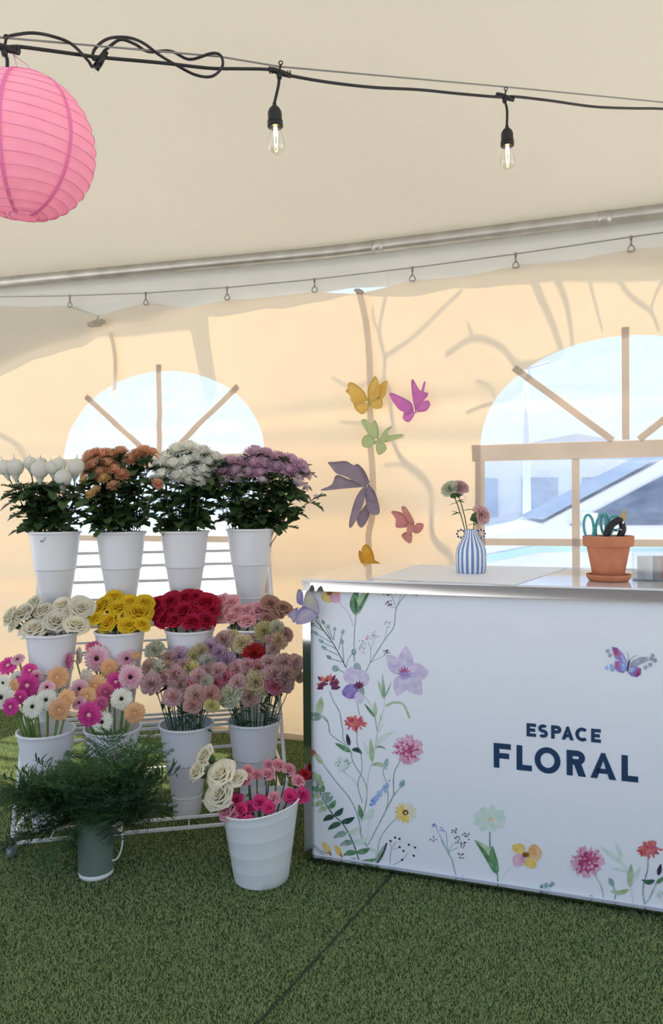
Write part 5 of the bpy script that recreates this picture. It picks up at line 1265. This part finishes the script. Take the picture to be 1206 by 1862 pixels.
def b_carn(name, lb, cat, group, b, off, rad, base, rimpt, f, rnd):
    me = withmat(rnd.choice(CARN), COL[f[3]][1]); d = Vector((off.x * 4 + rnd.uniform(-.3, .3), -.55 + rnd.uniform(-.2, .2), .8)).normalized()
    place(name, lb, cat, group, b - d * rad * .45, d, rad * 1.45, base, [('bloom', me, False)], rimpt, M_stemd, .0021, 3, M_stemd, .07, rnd, calyx=1.0, lobes=0)
M_eyeD = mat('dark_flower_eye', (.02, .008, .012), .8); M_eyeP = mat('peach_flower_eye', (.72, .42, .20), .8); M_eyeL = {'gm': mat('pink_flower_eye', (.74, .42, .38), .8), 'gk': mat('rose_flower_eye', (.5, .2, .2), .8)}

# --- top tier
NETM = MB(); prof = [(.001, -1.0), (.35, -.95), (.75, -.65), (.95, -.2), (1.0, .15), (.92, .55), (.65, .88), (.30, 1.02), (.12, 1.12), (.07, 1.35), (.04, 1.6), (.001, 1.62)]
NETM.lathe(prof, 36); NETM.v = [((x * (1 + .03 * math.cos(18 * math.atan2(y, x)))), (y * (1 + .03 * math.cos(18 * math.atan2(y, x)))), z) for x, y, z in NETM.v]
NET = NETM.mesh('net_cap'); NET.materials.append(mat('white_net', (.80, .79, .72), .7, trans=.3))
CUPM = MB(); CUPM.lathe([(.16, -1.75), (.2, -1.5), (.42, -1.05), (.45, -.9)], 12); CUP = CUPM.mesh('stem_cup'); CUP.materials.append(mat('pale_sleeve', (.62, .66, .56), .6, trans=.3))
caps = [(35, 285, 100), (110, 285, 112), (222, 255, 88), (292, 300, 116), (380, 285, 92), (432, 262, 90), (462, 362, 110), (555, 280, 108), (300, 255, 80)]
capw = rank_labels([(c[0], c[1], 'white', 'net-capped chrysanthemum') for c in caps], 'top left bucket')
rimc, rr_, zb = RIM[(1, 0)]; rnd = random.Random(4)
for (x, y, dmt), lb in zip(caps, capw):
    px, py = ZA(x, y); Y = rimc.y + (855 - py) * .002 + rnd.uniform(-.02, .02); b = at_y(px, py, Y); off = Vector((b.x - rimc.x, b.y - rimc.y, 0)); rad = PXM(dmt / 4.02 / 2, Y) * 1.1
    rimpt = rimc + off * min(1, .08 / max(.001, off.length)); place('capped_chrysanthemum', lb, 'chrysanthemum', 'net-capped chrysanthemums', b, Vector((off.x * .9 + rnd.uniform(-.1, .1), rnd.uniform(-.2, .1), 1)), rad, Vector((rimc.x, rimc.y, zb + .02)) - off * .2, [('net_cap', NET, False), ('sleeve', CUP, True)], rimpt, M_green, .003, 22, M_dgreen, .10, rnd, zleaf=rimpt.z, lmax=.76)
bunch((1, 1), [(660, 200, 115, 'om'), (760, 190, 115, 'om'), (700, 262, 115, 'om'), (795, 255, 115, 'om'), (632, 295, 105, 'om'), (850, 300, 105, 'om'), (740, 320, 105, 'om'), (893, 335, 95, 'om'), (615, 365, 70, 'ym'), (880, 165, 100, 'om'), (950, 222, 95, 'om'), (1060, 165, 105, 'om'), (1115, 172, 85, 'om'), (1000, 185, 90, 'om'), (830, 412, 80, 'om'), (1155, 400, 75, 'om'), (762, 362, 80, 'ym'), (700, 440, 60, 'ym'), (660, 475, 66, 'ym'), (1035, 255, 50, 'ym'), (700, 175, 90, 'om'), (820, 200, 80, 'om')],
      'orange_chrysanthemum', 'chrysanthemum', 'orange chrysanthemums', 'orange bucket, top tier', b_mum, (ZA, 4.02), .10, .0022, 11)
bunch((1, 2), [(220, 135, 110, 'wm'), (300, 118, 105, 'wm'), (390, 150, 105, 'wm'), (150, 185, 105, 'wm'), (465, 185, 95, 'wm'), (110, 235, 100, 'wm'), (190, 240, 110, 'wm'), (280, 220, 110, 'wm'), (360, 195, 110, 'wm'), (425, 225, 90, 'wm'), (125, 295, 95, 'wm'), (220, 310, 90, 'wm'), (310, 290, 100, 'wm'), (385, 270, 95, 'wm'), (310, 335, 70, 'wm'), (372, 335, 60, 'wm'), (62, 320, 55, 'wm')],
      'white_chrysanthemum', 'chrysanthemum', 'white chrysanthemums', 'white bucket, top tier', b_mum, (ZB, 3.547), .10, .0022, 12)
bunch((1, 3), [(720, 152, 115, 'pm'), (795, 162, 100, 'pm'), (640, 220, 105, 'pm'), (560, 210, 95, 'pm'), (875, 190, 105, 'pm'), (955, 205, 105, 'pm'), (1020, 240, 100, 'pm'), (710, 225, 110, 'pm'), (785, 232, 105, 'pm'), (860, 252, 100, 'pm'), (940, 268, 95, 'pm'), (1050, 285, 80, 'pm'), (478, 222, 100, 'pm'), (520, 275, 100, 'pm'), (600, 280, 100, 'pm'), (680, 288, 90, 'pm'), (755, 290, 80, 'pm'), (450, 292, 90, 'pm'), (415, 345, 60, 'pm'), (520, 335, 80, 'pw'), (630, 322, 80, 'pw'), (772, 332, 60, 'pw'), (1000, 345, 55, 'pw'), (1052, 372, 45, 'pw'), (1120, 437, 35, 'pw'), (1010, 312, 60, 'pw')],
      'mauve_chrysanthemum', 'chrysanthemum', 'mauve-pink chrysanthemums', 'mauve bucket, top tier', b_mum, (ZB, 3.547), .10, .0022, 13)
# --- middle tier
bunch((2, 0), [(168, 210, 165, 'wr'), (65, 235, 140, 'wr'), (310, 188, 125, 'wr'), (240, 140, 120, 'wr'), (450, 152, 130, 'wr'), (600, 172, 160, 'wr'), (410, 268, 170, 'wr'), (240, 325, 180, 'wr'), (562, 292, 160, 'wr'), (95, 300, 100, 'wr'), (330, 250, 110, 'wr'), (515, 200, 110, 'wr')], 'white_rose', 'rose', 'cream-white roses on the rack', 'middle tier left bucket', b_rose, (ZC, 4.02), .09, .002, 21)
bunch((2, 1), [(750, 152, 145, 'yr'), (830, 95, 125, 'yr'), (870, 172, 140, 'yr'), (1012, 205, 180, 'yr'), (1060, 135, 125, 'yr'), (792, 280, 160, 'yr'), (935, 300, 125, 'yr'), (1045, 295, 110, 'yr'), (690, 250, 110, 'yr'), (945, 130, 120, 'yr')], 'yellow_rose', 'rose', 'yellow roses on the rack', 'yellow bucket, middle tier', b_rose, (ZC, 4.02), .09, .002, 22)
bunch((2, 2), [(120, 130, 110, 'rr'), (205, 110, 130, 'rr'), (300, 85, 120, 'rr'), (430, 115, 145, 'rr'), (285, 168, 135, 'rr'), (365, 150, 120, 'rr'), (225, 225, 115, 'rr'), (345, 235, 115, 'rr'), (165, 225, 110, 'rr'), (435, 225, 115, 'rr'), (470, 165, 90, 'rr'), (130, 180, 100, 'rr'), (365, 80, 100, 'rr'), (200, 175, 110, 'rr')], 'crimson_rose', 'rose', 'crimson roses on the rack', 'crimson bucket, middle tier', b_rose, (ZD, 3.446), .09, .002, 23)
bunch((2, 3), [(520, 110, 95, 'pr'), (592, 115, 95, 'pr'), (535, 192, 105, 'pr'), (592, 208, 105, 'pr'), (680, 165, 90, 'pr'), (682, 228, 100, 'pr'), (762, 168, 115, 'pr'), (510, 160, 90, 'pr'), (625, 165, 85, 'pr'), (840, 125, 115, 'tr'), (920, 152, 105, 'tr'), (815, 215, 85, 'tr'), (885, 175, 85, 'tr')], 'pink_rose', 'rose', 'pink and tan roses on the rack', 'right bucket, middle tier', b_rose, (ZD, 3.446), .08, .002, 24)
# --- bottom tier
bunch((3, 0), [(10, 835, 175, 'gw'), (60, 605, 145, 'gm', (-.1, .9)), (200, 748, 165, 'gm'), (425, 690, 155, 'gp'), (338, 855, 150, 'gw'), (240, 905, 155, 'gw'), (435, 925, 155, 'gp'), (485, 842, 130, 'gp'), (215, 640, 110, 'gm', (.3, .8)), (80, 905, 125, 'gm'), (130, 560, 100, 'gl', (0, 1.2)), (25, 730, 110, 'gw'), (345, 765, 120, 'gl', (0, .8)), (130, 690, 95, 'gw', (.4, .6)), (268, 680, 90, 'gl', (.9, .3)), (100, 750, 90, 'gp'), (150, 832, 100, 'gm')], 'gerbera', 'gerbera', 'gerberas in the left bucket', 'left gerbera bucket', b_gerb, (ZC, 4.02), .10, .0020, 31)
bunch((3, 1), [(710, 552, 185, 'gl', (0, .1)), (700, 752, 165, 'gp'), (955, 687, 175, 'gl', (.1, .1)), (927, 557, 145, 'gl', (.2, .6)), (890, 847, 155, 'gw'), (985, 950, 145, 'gp'), (655, 962, 180, 'gm', (-.1, 0)), (748, 1018, 150, 'gw'), (635, 832, 140, 'gp', (0, .5)), (845, 722, 130, 'gm', (.5, .2)), (770, 795, 125, 'gk', (.6, 0)), (580, 530, 120, 'gc', (-1.2, .1)), (505, 570, 120, 'gk', (-1.2, .2)), (682, 465, 115, 'gk', (.1, 1.8)), (630, 690, 125, 'gc', (-.5, .2)), (582, 772, 135, 'gl'), (800, 622, 125, 'gp', (.5, .3)), (580, 880, 110, 'gl', (-.2, 1.0)), (990, 530, 60, 'gp', (.3, 1.2)), (740, 880, 100, 'gk', (.4, .2))], 'gerbera', 'gerbera', 'gerberas in the bucket behind the fern', 'gerbera bucket behind fern', b_gerb, (ZC, 4.02), .10, .0020, 32)
bunch((3, 2), [(100, 405, 95, 'cg'), (260, 447, 105, 'cl'), (355, 450, 75, 'cy'), (405, 418, 85, 'cq'), (320, 530, 110, 'cy'), (190, 462, 90, 'ct'), (180, 505, 75, 'ca'), (120, 532, 115, 'cc'), (65, 520, 90, 'ct'), (80, 615, 115, 'cp'), (145, 582, 90, 'cm'), (232, 560, 115, 'cp'), (270, 622, 125, 'cp'), (370, 620, 110, 'ck'), (225, 698, 105, 'cp'), (365, 690, 110, 'cd'), (345, 752, 90, 'cs'), (390, 578, 95, 'cp'), (440, 540, 95, 'cp'), (430, 605, 85, 'cc'), (465, 690, 110, 'cs'), (470, 755, 75, 'cy'), (292, 500, 95, 'cp'), (445, 482, 95, 'cw')], 'carnation', 'carnation', 'carnations in the left carnation bucket', 'left carnation bucket', b_carn, (ZD, 3.446), .09, .0018, 41)
bunch((3, 3), [(450, 390, 80, 'cl'), (502, 425, 90, 'cl'), (530, 345, 95, 'cd'), (590, 328, 70, 'cy'), (645, 365, 105, 'cq'), (692, 335, 65, 'cm'), (735, 425, 112, 'cr'), (795, 290, 105, 'cy'), (880, 272, 85, 'cc'), (890, 345, 95, 'ca'), (940, 315, 75, 'cs'), (855, 402, 65, 'ct'), (555, 475, 95, 'cl'), (620, 527, 110, 'cp'), (490, 617, 85, 'ck'), (547, 585, 90, 'ck'), (690, 500, 90, 'cp'), (755, 520, 105, 'cm'), (830, 490, 95, 'cp'), (750, 605, 150, 'cq'), (575, 685, 130, 'cg'), (705, 702, 95, 'ct'), (865, 632, 95, 'ck'), (935, 612, 95, 'cp'), (865, 560, 115, 'cp'), (945, 562, 105, 'cd'), (935, 490, 95, 'cd'), (1000, 490, 90, 'cd'), (620, 612, 85, 'cp'), (1020, 582, 60, 'ct'), (492, 547, 95, 'cp'), (840, 340, 60, 'cp'), (690, 560, 90, 'cp')], 'carnation', 'carnation', 'carnations in the right carnation bucket', 'right carnation bucket', b_carn, (ZD, 3.446), .09, .0018, 42)

# --- floor bucket
FB = at_z(476, 1600); FB.y += .0; FR = .135
base = at_z(476, 1596); m = MB()
FH = .272
prof = [(.001, 0), (.092, 0), (.098, .005)]
for i in range(1, 9): z = i * FH / 9; rr0 = .098 + .040 * z / FH; sl_ = .040 / FH; prof += [(rr0 - .005 * sl_, z - .005), (rr0 - .0015 * sl_ + .0005, z - .0015), (rr0 + .0015 * sl_ + .0005, z + .0015), (rr0 + .005 * sl_, z + .005)] if i % 2 == 0 else [(rr0, z)]
prof += [(.138, FH - .004), (.1425, FH - .002), (.143, FH + .003), (.139, FH + .005), (.1355, FH), (.094, .010), (.001, .008)]
m.lathe(prof, 56); m.v = [(x, y, z + (.16 * x if z > .22 else .16 * x * z / .22)) for x, y, z in m.v]
FBK = MB(); fo = m.build('wide_bucket', mat('white_ribbed_plastic', (.80, .83, .83), .35, spec=.5, trans=.08), None, loc=base); autosmooth(fo, 40)
tag(fo, 'wide white plastic bucket standing on the turf, holding cream and pink roses', 'bucket')
rimF = (Vector((base.x, base.y, FH)), .13, 0.0)
bunch(None, [(515, 258, 175, 'cv'), (415, 150, 130, 'cv'), (370, 240, 125, 'cv'), (510, 390, 180, 'cv'), (620, 285, 110, 'cv')], 'cream_rose', 'rose', 'cream roses in the wide bucket', 'wide bucket on the turf', b_rose, (ZE, 3.446), .05, .001, 51, rim=rimF)
def b_spray(*a): return b_rose(*a, lib=ROSEB, leaves=1)
bunch(None, [(620, 420, 85, 'sh'), (640, 490, 90, 'sh'), (700, 467, 80, 'sh'), (770, 440, 98, 'sh'), (825, 472, 80, 'sh'), (690, 560, 80, 'sh'), (960, 405, 90, 'sh'), (1040, 398, 95, 'sh'), (555, 490, 115, 'sp'), (860, 410, 78, 'sp'), (690, 240, 75, 'sp'), (745, 267, 70, 'sp'), (680, 297, 75, 'sp'), (820, 262, 85, 'sp'), (820, 205, 70, 'sp'), (885, 205, 85, 'sp'), (955, 232, 80, 'sp'), (1015, 305, 85, 'sp'), (600, 520, 65, 'sp'), (1052, 270, 70, 'sr')], 'spray_rose', 'rose', 'small spray roses in the wide bucket', 'wide bucket', b_spray, (ZE, 3.446), .10, .0016, 52, rim=rimF)

# --- green pitcher with fern
pb_ = at_z(175, 1590); pr_ = thing('green_pitcher', 'sage green pitcher with white base standing on the turf before the rack', 'pitcher', pb_)
M_sage = mat('sage_enamel', (.16, .22, .18), .35, spec=.5); M_wb = mat('white_enamel', (.78, .78, .76), .3)
m = MB(); m.lathe([(.062, .020), (.0635, .03), (.0635, .20), (.066, .205), (.066, .21), (.062, .21), (.060, .20), (.059, .03)], 40); m.build('body', M_sage, pr_)
m = MB(); m.lathe([(.001, 0), (.055, 0), (.0605, .005), (.063, .021), (.001, .022)], 40); m.build('base', M_wb, pr_)
m = MB(); m.tube(smooth_path([(.060, -.01, .055), (.082, -.012, .065), (.10, -.015, .11), (.098, -.015, .16), (.062, -.01, .19)], 6), .0035, 8); m.build('handle', M_wb, pr_)
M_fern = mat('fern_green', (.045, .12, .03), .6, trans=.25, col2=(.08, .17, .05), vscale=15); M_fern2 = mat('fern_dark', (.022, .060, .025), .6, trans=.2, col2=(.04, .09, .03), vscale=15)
def fern_mesh(seed, kind):
    r_ = random.Random(seed); m = MB(); bend = r_.uniform(.1, .5); n_ = 26; pts = []
    for i in range(n_):
        t = i / (n_ - 1); pts.append(Vector((0, bend * t * t, t)))
    m.tube(pts, [.008 * (1 - .7 * i / n_) for i in range(n_)], 4, cap=False)
    if kind == 'fine':
        for i in range(6, n_):
            t = i / n_
            for s in (-1, 1):
                for _ in range(2):
                    L_ = .30 * math.sin(math.pi * min(1, (t - .15) * 1.05)) + .06; d = Vector((s * r_.uniform(.6, 1), r_.uniform(-.8, .8), r_.uniform(.3, .9))).normalized(); p0 = pts[i]; p1 = p0 + d * L_
                    m.tube([p0, p1], .0035, 3, cap=False)
                    for k in range(9):
                        q = p0.lerp(p1, (k + 1) / 9)
                        for _k in range(2):
                            e = q + Vector((r_.uniform(-1, 1), r_.uniform(-1, 1), r_.uniform(-.4, 1))).normalized() * .055
                            sd_ = Vector((r_.uniform(-1, 1), r_.uniform(-1, 1), r_.uniform(-1, 1))).normalized() * .0055
                            m.add([q - sd_, q + sd_, e], [(0, 1, 2)])
    else:
        for i in range(5, n_):
            for s in (-1, 1):
                d = Vector((s * r_.uniform(.5, 1), r_.uniform(-.5, .5), r_.uniform(.2, .9))).normalized()
                leaf_blade(m, pts[i], d, Vector((0, -.4, 1)), r_.uniform(.16, .28), .013, 0, .35)
    return m.mesh('fern_frond_%d' % seed)
FERN = [fern_mesh(i, 'fine') for i in range(4)] + [fern_mesh(i + 10, 'strap') for i in range(3)]
fr = []
rnd = random.Random(8)
tips = [(8, 1420), (25, 1465), (50, 1405), (30, 1530), (70, 1530), (95, 1400), (82, 1385), (120, 1500), (130, 1385), (150, 1520), (175, 1360), (195, 1345), (205, 1530), (225, 1345), (235, 1500), (250, 1370), (275, 1390), (290, 1470), (305, 1415), (265, 1440), (220, 1420), (160, 1420), (110, 1440), (60, 1470), (190, 1470), (90, 1560), (255, 1350), (140, 1450), (175, 1500), (235, 1390), (205, 1385), (118, 1410), (45, 1440), (75, 1430), (280, 1430), (160, 1395), (100, 1480), (210, 1440), (135, 1540), (60, 1500), (245, 1470), (185, 1410)]
rt_ = random.Random(77)
for _ in range(30):
    a_ = rt_.random() * 6.283; q_ = rt_.random() ** .6; tips.append((155 + 125 * q_ * math.cos(a_), 1445 + 72 * q_ * math.sin(a_)))
fl = rank_labels([(x, y, 'fine green' if i % 2 or i > 41 else 'strap-leaved', 'fern frond') for i, (x, y) in enumerate(tips)], 'sage green pitcher')
rimp = pb_ + Vector((0, 0, .215))
for i, ((x, y), lb) in enumerate(zip(tips, fl)):
    near = rnd.uniform(-.16, .10); tp = at_y(x, y, pb_.y + near); b0 = rimp + Vector((rnd.uniform(-.03, .03), rnd.uniform(-.03, .03), -.01)); L_ = (tp - b0).length * 1.04
    me = FERN[rnd.randrange(4)] if i % 2 or i > 41 else FERN[4 + rnd.randrange(3)]
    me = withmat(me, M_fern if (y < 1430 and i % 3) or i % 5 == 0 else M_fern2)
    v = (tp - b0).normalized(); L_ = max(L_, .16)
    zax = (v + Vector((0, 0, .35))).normalized(); q = zax.to_track_quat('Z', 'Y')
    dn_ = (v - zax * v.dot(zax)); ax = q @ Vector((0, 1, 0)); 
    if dn_.length > .01:
        dn_.normalize(); ang = math.atan2(zax.dot(ax.cross(dn_)), ax.dot(dn_)); q = Quaternion(zax, ang) @ q
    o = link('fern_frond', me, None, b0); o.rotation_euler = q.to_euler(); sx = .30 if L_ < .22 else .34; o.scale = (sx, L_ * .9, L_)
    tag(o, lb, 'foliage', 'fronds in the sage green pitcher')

# --- carnations in the vase
vt = VB + Vector((0, 0, .172))
for (x, y, dd, ck, lb, dv) in ((820, 890, 28, 'cg', 'greenish yellow carnation in the striped vase, at the left', (-.5, -.3, .9)), (836, 888, 26, 'cp', 'pale pink carnation in the striped vase, upper middle', (.1, -.4, .9)), (874, 937, 30, 'cp', 'pale pink carnation in the striped vase, lower right', (.8, -.4, .4))):
    Y = VB.y; b = at_y(x, y, Y); rnd = random.Random(x); me = withmat(CARN[x % 3], COL[ck][1])
    place('carnation', lb, 'carnation', 'carnations in the striped vase', b, Vector(dv), PXM(dd / 2, Y) * 1.35, VB + Vector((0, 0, .03)), [('bloom', me, False)], vt + Vector(((x - 856) * .0004, 0, 0)), M_green, .0022, 4, M_green, .05, rnd, calyx=1.2, lobes=0, lmin=.6, zleaf=vt.z)
m = None
